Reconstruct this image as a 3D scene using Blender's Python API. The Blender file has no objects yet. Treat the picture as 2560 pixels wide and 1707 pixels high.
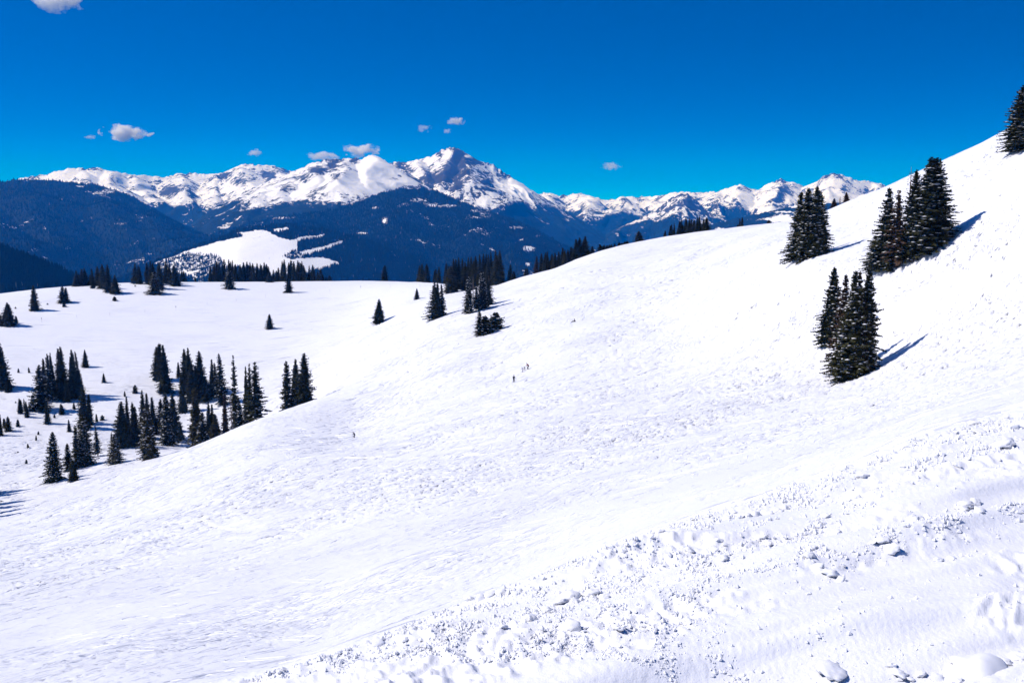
import bpy, bmesh, math, random
import numpy as np
from mathutils import Vector, Matrix

# ------------------------------------------------------------------ camera, sky, sun, exposure
SC = bpy.context.scene
COL = SC.collection
FPX, CX, CY, PITCH = 2459.0, 1280.0, 853.5, math.atan(353.5 / 2459.0)   # lens in pixels of the photograph
cam_d = bpy.data.cameras.new('camera')
cam = bpy.data.objects.new('camera', cam_d)
COL.objects.link(cam)
cam_d.sensor_width = 36.0
cam_d.lens = 36.0 * FPX / 2560.0
cam_d.clip_start, cam_d.clip_end = 0.1, 150000.0
cam.location = (0, 0, 0)
cam.rotation_euler = (math.pi / 2 - PITCH, 0, 0)
SC.camera = cam

SUN_EL, SUN_AZ = math.radians(46.5), math.radians(-93.0)       # azimuth from +Y clockwise: sun stands to the left
sun_pos = Vector((math.sin(SUN_AZ) * math.cos(SUN_EL), math.cos(SUN_AZ) * math.cos(SUN_EL), math.sin(SUN_EL)))
W = bpy.data.worlds.new('World')
SC.world = W
W.use_nodes = True
nt = W.node_tree
nt.nodes.clear()
wo = nt.nodes.new('ShaderNodeOutputWorld')
bg = nt.nodes.new('ShaderNodeBackground')
sky = nt.nodes.new('ShaderNodeTexSky')
sky.sky_type = 'NISHITA'
sky.sun_disc = False
sky.sun_elevation = SUN_EL
sky.sun_rotation = SUN_AZ
sky.altitude = 3400
sky.air_density = 1.0
sky.dust_density = 0.0
sky.ozone_density = 4.0
tc = nt.nodes.new('ShaderNodeTexCoord')
vm = nt.nodes.new('ShaderNodeVectorMath'); vm.operation = 'MULTIPLY_ADD'
vm.inputs[1].default_value = (1, 1, 2.9); vm.inputs[2].default_value = (0, 0, 0.05)
vn = nt.nodes.new('ShaderNodeVectorMath'); vn.operation = 'NORMALIZE'
hs = nt.nodes.new('ShaderNodeHueSaturation')
hs.inputs['Saturation'].default_value = 2.7
hs.inputs['Hue'].default_value = 0.511
gm = nt.nodes.new('ShaderNodeGamma'); gm.inputs['Gamma'].default_value = 1.0
nt.links.new(tc.outputs['Generated'], vm.inputs[0])
nt.links.new(vm.outputs[0], vn.inputs[0])
nt.links.new(vn.outputs[0], sky.inputs['Vector'])
nt.links.new(sky.outputs['Color'], hs.inputs['Color'])
nt.links.new(hs.outputs['Color'], gm.inputs['Color'])
nt.links.new(gm.outputs['Color'], bg.inputs['Color'])
bg.inputs['Strength'].default_value = 0.15
nt.links.new(bg.outputs['Background'], wo.inputs['Surface'])

sl = bpy.data.lights.new('sun', 'SUN')
sl.energy = 4.6
sl.angle = math.radians(0.53)
sl.color = (1.0, 0.945, 0.94)
sun = bpy.data.objects.new('sun', sl)
COL.objects.link(sun)
sun.rotation_euler = (-sun_pos).to_track_quat('-Z', 'Y').to_euler()
sun.location = sun_pos * 500

SC.view_settings.view_transform = 'Standard'
SC.view_settings.look = 'None'
SC.view_settings.exposure = 0.0
SC.view_settings.gamma = 1.0
SC.render.engine = 'CYCLES'
SC.cycles.max_bounces = 12
SC.cycles.diffuse_bounces = 1
SC.cycles.volume_bounces = 10
SC.cycles.volume_step_rate = 1.0
SC.cycles.use_denoising = True

rng = np.random.RandomState(7)
random.seed(7)

# ------------------------------------------------------------------ number helpers
def ray(x, y):
    """photo pixel -> azimuth, slope (rise per metre of ground range)"""
    x = np.asarray(x, float); y = np.asarray(y, float)
    X = (x - CX) / FPX; Y = (CY - y) / FPX
    yw = math.cos(PITCH) + Y * math.sin(PITCH)
    zw = -math.sin(PITCH) + Y * math.cos(PITCH)
    return np.arctan2(X, yw), zw / np.hypot(X, yw)

def pix(P):
    P = np.asarray(P, float)
    yc = P[..., 1] * math.cos(PITCH) - P[..., 2] * math.sin(PITCH)
    zc = P[..., 1] * math.sin(PITCH) + P[..., 2] * math.cos(PITCH)
    return CX + FPX * P[..., 0] / yc, CY - FPX * zc / yc

def pchip(xk, yk, xq):
    """monotone cubic; xk,yk (K,N), xq (M,N) -> (M,N)"""
    h = np.diff(xk, axis=0); d = np.diff(yk, axis=0) / h
    m = np.zeros_like(yk)
    w1 = 2 * h[1:] + h[:-1]; w2 = h[1:] + 2 * h[:-1]
    same = (d[:-1] * d[1:]) > 0
    with np.errstate(divide='ignore', invalid='ignore'):
        mm = (w1 + w2) / (w1 / d[:-1] + w2 / d[1:])
    m[1:-1] = np.where(same, mm, 0.0)
    m[0], m[-1] = d[0], d[-1]
    K = xk.shape[0]
    idx = np.zeros(xq.shape, int)
    for k in range(1, K - 1):
        idx += (xq >= xk[k])
    cols = np.broadcast_to(np.arange(xk.shape[1]), xq.shape)
    x0 = xk[idx, cols]; hh = h[idx, cols]
    s = (xq - x0) / hh
    y0 = yk[idx, cols]; y1 = yk[idx + 1, cols]; m0 = m[idx, cols] * hh; m1 = m[idx + 1, cols] * hh
    s2 = s * s; s3 = s2 * s
    return (2*s3 - 3*s2 + 1) * y0 + (s3 - 2*s2 + s) * m0 + (-2*s3 + 3*s2) * y1 + (s3 - s2) * m1

def pchip1(xk, yk, xq):
    xk = np.asarray(xk, float)[:, None]; yk = np.asarray(yk, float)[:, None]
    q = np.clip(np.asarray(xq, float), xk[0, 0], xk[-1, 0])
    return pchip(xk, yk, q[:, None])[:, 0]

def _hash(i, j, seed):
    n = (i.astype(np.int64) * 374761393 + j.astype(np.int64) * 668265263 + seed * 974634777) & 0xFFFFFFFF
    n = ((n ^ (n >> 13)) * 1274126177) & 0xFFFFFFFF
    return (n ^ (n >> 16)) & 0xFFFFFFFF

def gnoise(x, y, seed=0):
    xi = np.floor(x); yi = np.floor(y); fx = x - xi; fy = y - yi
    xi = xi.astype(np.int64); yi = yi.astype(np.int64)
    u = fx * fx * fx * (fx * (fx * 6 - 15) + 10); v = fy * fy * fy * (fy * (fy * 6 - 15) + 10)
    def g(i, j, dx, dy):
        a = _hash(i, j, seed) / 4294967296.0 * 2 * math.pi
        return np.cos(a) * dx + np.sin(a) * dy
    a = g(xi, yi, fx, fy); b = g(xi + 1, yi, fx - 1, fy)
    c = g(xi, yi + 1, fx, fy - 1); d = g(xi + 1, yi + 1, fx - 1, fy - 1)
    return ((a + (b - a) * u) * (1 - v) + (c + (d - c) * u) * v) * 1.5

def fbm(x, y, octs=5, seed=0, gain=0.5):
    r = 0; a = 1.0; f = 1.0
    for o in range(octs):
        r = r + a * gnoise(x * f, y * f, seed + o * 17); a *= gain; f *= 2.03
    return r

def ridged(x, y, octs=6, seed=0, gain=0.55):
    r = 0; a = 1.0; f = 1.0; w = 1.0; tot = 0
    for o in range(octs):
        n = 1 - np.abs(gnoise(x * f, y * f, seed + o * 31)); n = n * n
        r = r + a * n * w; w = np.clip(n * 1.6, 0, 1); tot += a; a *= gain; f *= 2.07
    return r / tot

def sstep(a, b, x):
    t = np.clip((x - a) / (b - a), 0, 1)
    return t * t * (3 - 2 * t)

def in_poly(px, py, poly):
    ins = np.zeros(px.shape, bool); n = len(poly)
    for i in range(n):
        x0, y0 = poly[i]; x1, y1 = poly[(i + 1) % n]
        c = ((y0 > py) != (y1 > py)) & (px < (x1 - x0) * (py - y0) / ((y1 - y0) if y1 != y0 else 1e-9) + x0)
        ins ^= c
    return ins

# ------------------------------------------------------------------ scene helpers
def mesh_np(name, verts, faces, mat=None, smooth=True, attrs=None):
    verts = np.ascontiguousarray(verts, np.float32); faces = np.ascontiguousarray(faces, np.int32)
    me = bpy.data.meshes.new(name)
    k = faces.shape[1]
    me.vertices.add(len(verts)); me.loops.add(faces.size); me.polygons.add(len(faces))
    me.vertices.foreach_set('co', verts.ravel())
    me.loops.foreach_set('vertex_index', faces.ravel())
    me.polygons.foreach_set('loop_start', np.arange(0, faces.size, k, dtype=np.int32))
    me.polygons.foreach_set('loop_total', np.full(len(faces), k, np.int32))
    me.polygons.foreach_set('use_smooth', np.full(len(faces), smooth, bool))
    if attrs:
        for an, av in attrs.items():
            at = me.attributes.new(an, 'FLOAT', 'POINT'); at.data.foreach_set('value', np.ascontiguousarray(av, np.float32).ravel())
    me.update(calc_edges=True)
    if mat: me.materials.append(mat)
    return me

def link(name, data, parent=None, loc=None):
    o = bpy.data.objects.new(name, data); COL.objects.link(o)
    if parent: o.parent = parent
    if loc is not None: o.location = loc
    return o

def tag(o, label=None, cat=None, group=None, kind=None):
    if label: o['label'] = label
    if cat: o['category'] = cat
    if group: o['group'] = group
    if kind: o['kind'] = kind
    return o

def grid_faces(nr, nc):
    i = np.arange((nr - 1) * (nc - 1)); r = i // (nc - 1); c = i % (nc - 1); a = r * nc + c
    return np.stack([a, a + 1, a + nc + 1, a + nc], 1)

def new_mat(name):
    m = bpy.data.materials.new(name); m.use_nodes = True
    n = m.node_tree; n.nodes.clear()
    out = n.nodes.new('ShaderNodeOutputMaterial'); b = n.nodes.new('ShaderNodeBsdfPrincipled')
    n.links.new(b.outputs[0], out.inputs[0])
    return m, n, b

def nd(n, t, **kw):
    x = n.nodes.new(t)
    for k, v in kw.items():
        if hasattr(x, k): setattr(x, k, v)
        else: x.inputs[k].default_value = v
    return x

def noise(n, co, scale, detail=4, rough=0.55, dist=0.0):
    t = nd(n, 'ShaderNodeTexNoise'); t.inputs['Scale'].default_value = scale; t.inputs['Detail'].default_value = detail
    t.inputs['Roughness'].default_value = rough; t.inputs['Distortion'].default_value = dist
    if co is not None: n.links.new(co, t.inputs['Vector'])
    return t.outputs['Fac']

def ramp(n, fac, a, b, c0=(0, 0, 0, 1), c1=(1, 1, 1, 1)):
    r = nd(n, 'ShaderNodeMapRange'); r.interpolation_type = 'SMOOTHSTEP'
    r.inputs['From Min'].default_value = a; r.inputs['From Max'].default_value = b
    n.links.new(fac, r.inputs['Value'])
    return r.outputs['Result']

def math_n(n, op, a, b=None):
    m = nd(n, 'ShaderNodeMath'); m.operation = op
    for i, v in enumerate((a, b)):
        if v is None: continue
        if isinstance(v, (int, float)): m.inputs[i].default_value = v
        else: n.links.new(v, m.inputs[i])
    return m.outputs[0]

def mix(n, fac, a, b):
    m = nd(n, 'ShaderNodeMix'); m.data_type = 'RGBA'
    n.links.new(fac, m.inputs['Factor'])
    for key, v in (('A', a), ('B', b)):
        s = [i for i in m.inputs if i.name == key and i.type == 'RGBA'][0]
        if isinstance(v, tuple): s.default_value = (*v, 1)
        else: n.links.new(v, s)
    return [o for o in m.outputs if o.type == 'RGBA'][0]

def objco(n, scale=None, rot=None):
    t = nd(n, 'ShaderNodeTexCoord')
    if scale is None: return t.outputs['Object']
    m = nd(n, 'ShaderNodeMapping'); m.inputs['Scale'].default_value = scale
    if rot: m.inputs['Rotation'].default_value = rot
    n.links.new(t.outputs['Object'], m.inputs['Vector'])
    return m.outputs['Vector']

def plain(name, col, rough=0.7, var=0.25, scale=8.0):
    m, n, b = new_mat(name)
    f = noise(n, objco(n), scale, 3)
    c = mix(n, f, tuple(max(0, v * (1 - var)) for v in col), tuple(min(1, v * (1 + var)) for v in col))
    n.links.new(c, b.inputs['Base Color']); b.inputs['Roughness'].default_value = rough
    return m

SNOW = (0.86, 0.87, 0.89)

# ------------------------------------------------------------------ materials: snow slope
def snow_slope_mat():
    m, n, b = new_mat('trodden_snow')
    b.inputs['Roughness'].default_value = 0.55
    b.inputs['Specular IOR Level'].default_value = 0.25
    co = objco(n)
    # faint dust and melt stains with a shape of their own
    st = ramp(n, noise(n, objco(n, (0.05, 0.02, 0.05)), 9.0, 5, 0.6), 0.60, 0.78)
    pinkf = math_n(n, 'MULTIPLY', st, 0.35)
    c = mix(n, pinkf, SNOW, (0.80, 0.74, 0.74))
    n.links.new(c, b.inputs['Base Color'])
    at = nd(n, 'ShaderNodeAttribute', attribute_name='chop'); chop = at.outputs['Fac']
    rot = (0, 0, -math.radians(60))
    def streaks(ang, su, sv, lo, hi, sc):
        cc = objco(n, (su, sv, su), None)
        # rotate first, then stretch
        t = nd(n, 'ShaderNodeTexCoord'); r = nd(n, 'ShaderNodeVectorRotate'); r.rotation_type = 'Z_AXIS'
        r.inputs['Angle'].default_value = ang
        n.links.new(t.outputs['Object'], r.inputs['Vector'])
        mp = nd(n, 'ShaderNodeMapping'); mp.inputs['Scale'].default_value = (su, sv, 0.4)
        n.links.new(r.outputs['Vector'], mp.inputs['Vector'])
        return ramp(n, noise(n, mp.outputs['Vector'], sc, 3, 0.6, 0.6), lo, hi)
    s1 = streaks(math.radians(-58), 0.34, 2.6, 0.60, 0.67, 1.0)
    s2 = streaks(math.radians(-38), 0.6, 4.6, 0.61, 0.67, 1.0)
    s3 = streaks(math.radians(-78), 0.9, 6.4, 0.62, 0.68, 1.0)
    patch = ramp(n, noise(n, co, 0.045, 5, 0.65), 0.44, 0.66)
    lump = noise(n, co, 2.6, 5, 0.65)
    hsum = math_n(n, 'ADD', math_n(n, 'MULTIPLY', s1, -0.26), math_n(n, 'MULTIPLY', s2, -0.24))
    hsum = math_n(n, 'ADD', hsum, math_n(n, 'MULTIPLY', s3, -0.20))
    hsum = math_n(n, 'MULTIPLY', hsum, math_n(n, 'ADD', math_n(n, 'MULTIPLY', patch, 0.80), 0.25))
    hsum = math_n(n, 'ADD', hsum, math_n(n, 'MULTIPLY', lump, 0.018))
    hsum = math_n(n, 'MULTIPLY', hsum, chop)
    nearf = nd(n, 'ShaderNodeAttribute', attribute_name='close').outputs['Fac']
    s4 = streaks(math.radians(-55), 1.8, 11.0, 0.60, 0.67, 1.0); s5 = streaks(math.radians(-30), 3.0, 15.0, 0.61, 0.67, 1.0)
    hf = math_n(n, 'MULTIPLY', math_n(n, 'ADD', math_n(n, 'MULTIPLY', s4, -0.055), math_n(n, 'MULTIPLY', s5, -0.045)), nearf)
    hf = math_n(n, 'MULTIPLY', hf, math_n(n, 'ADD', math_n(n, 'MULTIPLY', patch, 0.7), 0.4))
    hsum = math_n(n, 'ADD', math_n(n, 'MULTIPLY', hsum, math_n(n, 'SUBTRACT', 1.0, math_n(n, 'MULTIPLY', nearf, 0.82))), math_n(n, 'MULTIPLY', hf, chop))
    fine = math_n(n, 'MULTIPLY', noise(n, co, 28.0, 4, 0.6), 0.006)
    hsum = math_n(n, 'ADD', hsum, fine)
    bp = nd(n, 'ShaderNodeBump'); bp.inputs['Strength'].default_value = 1.0; bp.inputs['Distance'].default_value = 1.0
    n.links.new(hsum, bp.inputs['Height']); n.links.new(bp.outputs[0], b.inputs['Normal'])
    return m

def clean_snow_mat(name='clean_snow', bump=0.012):
    m, n, b = new_mat(name)
    b.inputs['Base Color'].default_value = (*SNOW, 1); b.inputs['Roughness'].default_value = 0.6
    b.inputs['Specular IOR Level'].default_value = 0.2
    if bump == 0: return m
    bp = nd(n, 'ShaderNodeBump'); bp.inputs['Distance'].default_value = bump
    n.links.new(noise(n, objco(n), 22.0, 4), bp.inputs['Height']); n.links.new(bp.outputs[0], b.inputs['Normal'])
    return m

M_SNOW = snow_slope_mat()
M_CLOD = clean_snow_mat('clod_snow', 0.0)

# ------------------------------------------------------------------ ground: feature lines (photo x, photo y, ground range in metres)
SXR, SYR, EYE = 0.13, -0.10, 1.75         # the track the camera stands on: tilt to the right, tilt ahead, eye height

def on_track(x, y):
    az, t = ray(x, y)
    return EYE / (-t + SXR * np.sin(az) + SYR * np.cos(az))

EDGE = [(-700, 2230), (0, 1965), (350, 1830), (700, 1707), (1000, 1605), (1280, 1500), (1640, 1352), (1950, 1252), (2125, 1178), (2340, 1090), (2560, 1036), (3000, 880), (3400, 735)]
LINES = []
for rr in (0.5, 1.2, 2.4):
    LINES.append(('plane', rr))
LINES.append(('pts', [(x, y, float(on_track(x, y))) for x, y in EDGE]))
def L(r, pts): LINES.append(('pts', [(p[0], p[1], p[2] if len(p) > 2 else r) for p in pts]))
L(30, [(-700, 1900), (0, 1770), (300, 1700), (700, 1640), (1000, 1545), (1280, 1455), (1640, 1315), (1950, 1217), (2125, 1146), (2340, 1060), (2560, 1004), (3000, 850), (3400, 700)])
L(60, [(-700, 1740), (0, 1620), (300, 1555), (700, 1480), (1000, 1400), (1280, 1330), (1640, 1225), (1950, 1140), (2125, 1085), (2340, 1008), (2560, 938), (3000, 760), (3400, 590)])
L(120, [(-700, 1570), (0, 1460), (300, 1400), (700, 1300), (1000, 1225), (1280, 1165), (1640, 1095), (1950, 1040), (2125, 1000), (2340, 920), (2560, 820), (3000, 590), (3400, 400)])
L(170, [(-700, 1490, 180), (0, 1370, 180), (300, 1295, 180), (700, 1165, 180), (1000, 1120, 175), (1280, 1055, 170), (1640, 1010, 165), (1850, 978, 162), (2000, 952, 160), (2125, 935, 158), (2340, 830, 155), (2560, 700, 155), (3000, 450, 155), (3400, 250, 155)])
L(250, [(-700, 1430), (0, 1310), (300, 1225), (470, 1165), (700, 1085), (886, 1090, 258), (1000, 1035), (1100, 1000), (1180, 975), (1283, 946, 253), (1400, 905, 255), (1640, 880, 240), (1850, 850, 215), (2000, 790, 200), (2125, 790, 185), (2340, 710, 180), (2560, 580, 178), (3000, 340, 178), (3400, 140, 178)])
L(330, [(-700, 1350), (0, 1235), (200, 1195), (300, 1165, 328), (400, 1146, 324), (470, 1121, 320), (560, 1084, 320), (655, 1042, 320), (700, 1028, 320), (780, 1003, 322), (850, 980, 328), (1000, 935, 330), (1100, 890, 330), (1180, 880, 320), (1280, 865, 310), (1400, 820, 310), (1640, 790, 300), (1850, 730, 270), (2000, 650, 235), (2125, 660, 210), (2340, 605, 200), (2560, 480, 200), (3000, 250, 200), (3400, 50, 200)])
L(400, [(-700, 1250), (0, 1130), (200, 1115), (300, 1110, 398), (400, 1118, 385), (470, 1131, 375), (560, 1106, 372), (655, 1075, 372), (700, 1058, 375), (780, 1016, 380), (850, 948, 395), (1000, 870, 400), (1100, 820, 400), (1180, 810, 380), (1280, 810, 360), (1400, 765, 360), (1640, 720, 360), (1850, 660, 330), (2000, 605, 290), (2125, 600, 250), (2340, 520, 230), (2560, 410, 225), (3000, 190, 225), (3400, -10, 225)])
L(490, [(-700, 1050), (0, 950, 500), (300, 930, 500), (500, 928, 490), (700, 915, 480), (850, 870, 480), (1000, 810, 480), (1100, 770, 470), (1180, 760, 440), (1280, 760, 410), (1400, 715, 410), (1640, 665, 420), (1850, 610, 400), (2000, 575, 350), (2125, 555, 290), (2340, 465, 260), (2560, 360, 250), (3000, 140, 250), (3400, -60, 250)])
L(620, [(-700, 880), (0, 800), (300, 790), (700, 780), (850, 775), (1000, 745, 600), (1100, 735, 560), (1180, 735, 500), (1280, 717, 460), (1400, 677, 462), (1640, 627, 480), (1850, 583, 460), (2000, 558, 400), (2125, 522, 335), (2340, 427, 295), (2560, 320, 275), (3000, 95, 275), (3400, -110, 275)])
L(750, [(-700, 800), (0, 734, 750), (80, 724, 752), (180, 715, 756), (330, 706, 760), (520, 705, 760), (700, 704, 760), (920, 702, 750), (1003, 704, 735), (1083, 707, 690), (1130, 712, 620), (1180, 719, 555), (1223, 714, 520), (1261, 706, 503), (1290, 697, 500), (1335, 684, 500), (1396, 668, 500), (1432, 652, 502), (1488, 631, 510), (1543, 615, 520), (1620, 599, 530), (1691, 587, 540), (1774, 576, 540), (1844, 567, 520), (1940, 556, 480), (1986, 550, 450), (2076, 523, 400), (2127, 500, 380), (2211, 466, 350), (2262, 445, 340), (2334, 411, 330), (2403, 380, 320), (2440, 364, 315), (2503, 329, 305), (2560, 300, 300), (3000, 60, 300), (3400, -150, 300)])
CREST = len(LINES) - 1
AZ0, AZ1 = math.radians(-40), math.radians(40)

def _prep():
    out = []
    for kind, v in LINES:
        if kind == 'plane':
            out.append(('plane', v)); continue
        a = np.array(v); az, t = ray(a[:, 0], a[:, 1])
        out.append(('pts', az, t, np.log(a[:, 2])))
    return out
PREP = _prep()

def _dense():
    az = np.linspace(AZ0 - 0.05, AZ1 + 0.05, 1400); us, ts = [], []
    step = az[1] - az[0]
    for i, p in enumerate(PREP):
        if p[0] == 'plane':
            r = p[1]
            us.append(np.full(az.shape, math.log(r))); ts.append((-EYE + SXR * r * np.sin(az) + SYR * r * np.cos(az)) / r)
            continue
        t = pchip1(p[1], p[2], az); u = pchip1(p[1], p[3], az)
        for arr, sg in ((t, 0.006 if i == CREST else 0.022), (u, 0.05)):
            h = int(3 * sg / step); k = np.exp(-0.5 * (np.arange(-h, h + 1) * step / sg) ** 2); k /= k.sum()
            arr[:] = np.convolve(np.pad(arr, h, mode='edge'), k, mode='valid')
        us.append(u); ts.append(t)
    uc, tcr = us[CREST], ts[CREST]
    us += [uc + math.log(1.12), uc + math.log(1.5), np.full(az.shape, math.log(2300.0))]
    ts += [tcr - 0.022, tcr - 0.10, np.full(az.shape, -720.0 / 2300)]
    return az, np.array(us), np.array(ts)
KAZ, KU, KT = _dense()

def knots(az):
    az = np.asarray(az, float)
    us = np.array([np.interp(az, KAZ, k) for k in KU]); ts = np.array([np.interp(az, KAZ, k) for k in KT])
    return us, ts, np.exp(us[CREST])

def ground_base(az, r):
    """az (N,), r (M,N) -> z (M,N), smooth terrain"""
    us, ts, rc = knots(az)
    u = np.log(np.clip(r, 0.5, 2300))
    return r * pchip(us, ts, u)

def broad(x, y, r):
    """rolls and moguls of the slope, metres"""
    a = sstep(12, 60, r) * (1 - sstep(900, 1300, r))
    return a * (0.28 * fbm(x / 22, y / 22, 3, 5) + 0.035 * fbm(x / 5.0, y / 5.0, 2, 9)) * (1 - 0.55 * sstep(420, 600, r))

ED_P, ED_D = Vector((0.0, 5.35)), Vector((4.3, 1.4)).normalized()
def near_relief(x, y, r):
    """ridges, ruts and churned snow on the track beside the camera"""
    al = x * ED_D.x + y * ED_D.y; ac = -x * ED_D.y + y * ED_D.x
    ne = 1 - sstep(9, 16, r)
    w = 0.5 * fbm(al / 2.6, ac / 0.9, 2, 71)
    band = ridged(al / 5.5 + 0.3 * w, ac / 0.55 + 0.5 * w, 3, 21)
    z = 0.075 * (band - 0.45) + 0.035 * fbm(al / 1.6, ac / 0.5, 3, 33)
    for a0, c0, lw, cw, hh in ((1.2, 3.55, 0.9, 0.16, 0.10), (2.6, 4.2, 1.2, 0.14, 0.08), (-0.3, 4.5, 1.1, 0.2, 0.07), (3.2, 3.2, 1.0, 0.2, 0.08), (0.6, 2.7, 0.8, 0.16, 0.08), (1.9, 5.0, 1.4, 0.2, 0.10), (3.6, 5.6, 1.2, 0.25, 0.12)):
        u_ = (al - a0) / lw; v_ = (ac - c0 - 0.25 * w) / cw
        z = z + 0.72 * hh * np.exp(-u_ * u_) * np.where(v_ > 0, np.exp(-v_ * v_ * 0.25), np.exp(-v_ * v_ * 1.6))
    z = z + 0.010 * ridged(al / 1.4, ac / 0.05, 3, 44) * sstep(0.1, -0.3, fbm(al / 2.2, ac / 0.8, 2, 58))
    churn = sstep(0.0, 0.4, fbm(al / 1.9, ac / 0.6, 3, 55))
    z = z + churn * (0.045 * ridged(al / 0.13, ac / 0.11, 3, 66) - 0.015)
    return ne * z * sstep(0.8, 2.2, r)

def gz(x, y, detail=True):
    x = np.atleast_1d(np.asarray(x, float)); y = np.atleast_1d(np.asarray(y, float))
    r = np.hypot(x, y); az = np.arctan2(x, y)
    z = ground_base(az, r[None, :])[0]
    if detail: z = z + broad(x, y, r) + near_relief(x, y, r)
    return z

def hit(x, y, rmin=22.0):
    """where the sight line of a photo pixel meets the slope -> (X, Y, Z, r); past the skyline: just behind the crest"""
    az, t = ray(x, y); az = float(az); t = float(t)
    us, ts, rc = knots(np.array([az]))
    rs = np.exp(np.linspace(math.log(rmin), math.log(rc[0]), 900))
    tg = pchip(us, ts, np.log(rs)[:, None])[:, 0]
    w = np.where(tg >= t - 1e-5)[0]
    r = float(rs[w[0]]) if len(w) else float(rc[0]) * 1.02
    X, Y = r * math.sin(az), r * math.cos(az)
    return X, Y, float(gz(X, Y)[0]), r

# ------------------------------------------------------------------ ground mesh
NC = 660
azs = np.linspace(AZ0, AZ1, NC)
def gs(a, b, n): return np.exp(np.linspace(math.log(a), math.log(b), n, endpoint=False))
rows = np.concatenate([[0.02, 0.25], gs(0.55, 2.4, 14), gs(2.4, 9, 250), gs(9, 60, 130), gs(60, 300, 230), gs(300, 800, 230), gs(800, 2300, 26), [2300.0]])
RR = np.repeat(rows[:, None], NC, 1)
GX = RR * np.sin(azs)[None]; GY = RR * np.cos(azs)[None]
GZ = ground_base(azs, RR) + broad(GX, GY, RR) + near_relief(GX, GY, RR)

def carve(path, depth, width):
    """press a ski track into the snow mesh"""
    p = np.asarray(path); r = np.hypot(p[:, 0], p[:, 1]); az = np.arctan2(p[:, 0], p[:, 1])
    ci = (az - AZ0) / (AZ1 - AZ0) * (NC - 1); ri = np.interp(r, rows, np.arange(len(rows)))
    ok = (ci > 2) & (ci < NC - 3) & (ri > 20) & (ri < len(rows) - 5)
    ci, ri = ci[ok], ri[ok]
    c0, r0 = np.round(ci).astype(int), np.round(ri).astype(int)
    np.minimum.at(DZ, (r0, c0), -depth)
    np.maximum.at(BZ, (r0, c0 + 1), depth * 0.15)
DZ = np.zeros_like(GZ); BZ = np.zeros_like(GZ)
rs_ = np.random.RandomState(11)
def track(x0, y0, heading, n, step, amp, wl, depth, drift=0.0):
    s = np.arange(n) * step; ph = rs_.uniform(0, 6.28)
    off = amp * np.sin(2 * math.pi * s / wl + ph) + drift * s * s
    dx, dy = math.sin(heading), math.cos(heading)
    carve(np.stack([x0 + dx * s + dy * off, y0 + dy * s - dx * off], 1), depth, 1)
for i in range(230):                         # short carved turns all over the bowl
    az = rs_.uniform(-0.55, 0.55); r = math.exp(rs_.uniform(math.log(95), math.log(430)))
    track(r * math.sin(az), r * math.cos(az), math.radians(rs_.normal(38, 26)), int(rs_.uniform(20, 110)), r * 0.0022, rs_.uniform(0.3, 1.3), rs_.uniform(12, 30), rs_.uniform(0.10, 0.22))
for i in range(60):                          # long traverses across the flat shoulder
    az = rs_.uniform(-0.55, -0.1); r = rs_.uniform(480, 720)
    track(r * math.sin(az), r * math.cos(az), math.radians(rs_.normal(84, 7)), int(rs_.uniform(60, 260)), 1.0, rs_.uniform(0.4, 3), rs_.uniform(60, 160), rs_.uniform(0.06, 0.14))
for (xa, ya, hd) in ((2310, 560, 20), (2330, 560, 24), (1840, 640, 40), (1860, 620, 30)):
    q = hit(xa, ya)
    track(q[0], q[1], math.radians(hd), 160, q[3] * 0.002, 1.6, 14, 0.16)
def chop_relief(x, y, r):
    out = 0
    for ang, lu, lv, d, sd in ((58, 4.2, 0.46, 0.30, 301), (44, 3.0, 0.40, 0.22, 302), (70, 5.5, 0.6, 0.30, 303), (22, 2.6, 0.45, 0.18, 304)):
        a = math.radians(ang); al = x * math.cos(a) + y * math.sin(a); ac = -x * math.sin(a) + y * math.cos(a)
        q = fbm(al / lu, ac / lv + 0.5 * fbm(al / 9, ac / 9, 2, sd + 9), 3, sd, 0.6)
        out = out - d * sstep(0.47, 0.88, q)
    pt = 0.22 + 0.78 * sstep(-0.15, 0.45, fbm(x / 24, y / 24, 4, 350))
    return out * pt * (0.25 * sstep(16, 40, r) + 0.75 * sstep(60, 130, r)) * (1 - 0.8 * sstep(400, 560, r)) * (1 + 0.9 * sstep(-10, 50, x))
GZ = GZ + DZ + BZ + chop_relief(GX, GY, RR)
GZ = np.where(RR < 0.5, -EYE + SXR * GX + SYR * GY, GZ)      # straight under the camera
chop = sstep(9, 26, RR) * (1 - 0.72 * sstep(440, 620, RR)) * (0.75 + 0.5 * fbm(GX / 30, GY / 30, 2, 77))
GV = np.stack([GX, GY, GZ], -1).reshape(-1, 3)
# the same slope carried on round the sides and behind the camera
NB = 110
azb = np.linspace(AZ1, AZ0 + 2 * math.pi, NB)
wb = sstep(AZ1, AZ0 + 2 * math.pi, azb)
kr, kl = knots(np.array([AZ1])), knots(np.array([AZ0]))
ub = kr[0] * (1 - wb) + kl[0] * wb; tb = kr[1] * (1 - wb) + kl[1] * wb
for k_, p_ in enumerate(PREP):
    if p_[0] == 'plane': tb[k_] = (-EYE + SXR * p_[1] * np.sin(azb) + SYR * p_[1] * np.cos(azb)) / p_[1]
RB = np.repeat(rows[:, None], NB, 1); BX = RB * np.sin(azb)[None]; BY = RB * np.cos(azb)[None]
BZZ = RB * pchip(ub, tb, np.log(np.clip(RB, 0.5, 2300)))
BZZ = BZZ + broad(BX, BY, RB) + near_relief(BX, BY, RB) + chop_relief(BX, BY, RB)
BZZ = np.where(RB < 0.5, -EYE + SXR * BX + SYR * BY, BZZ)
BZZ[:, 0] = GZ[:, -1]; BZZ[:, -1] = GZ[:, 0]
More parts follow.
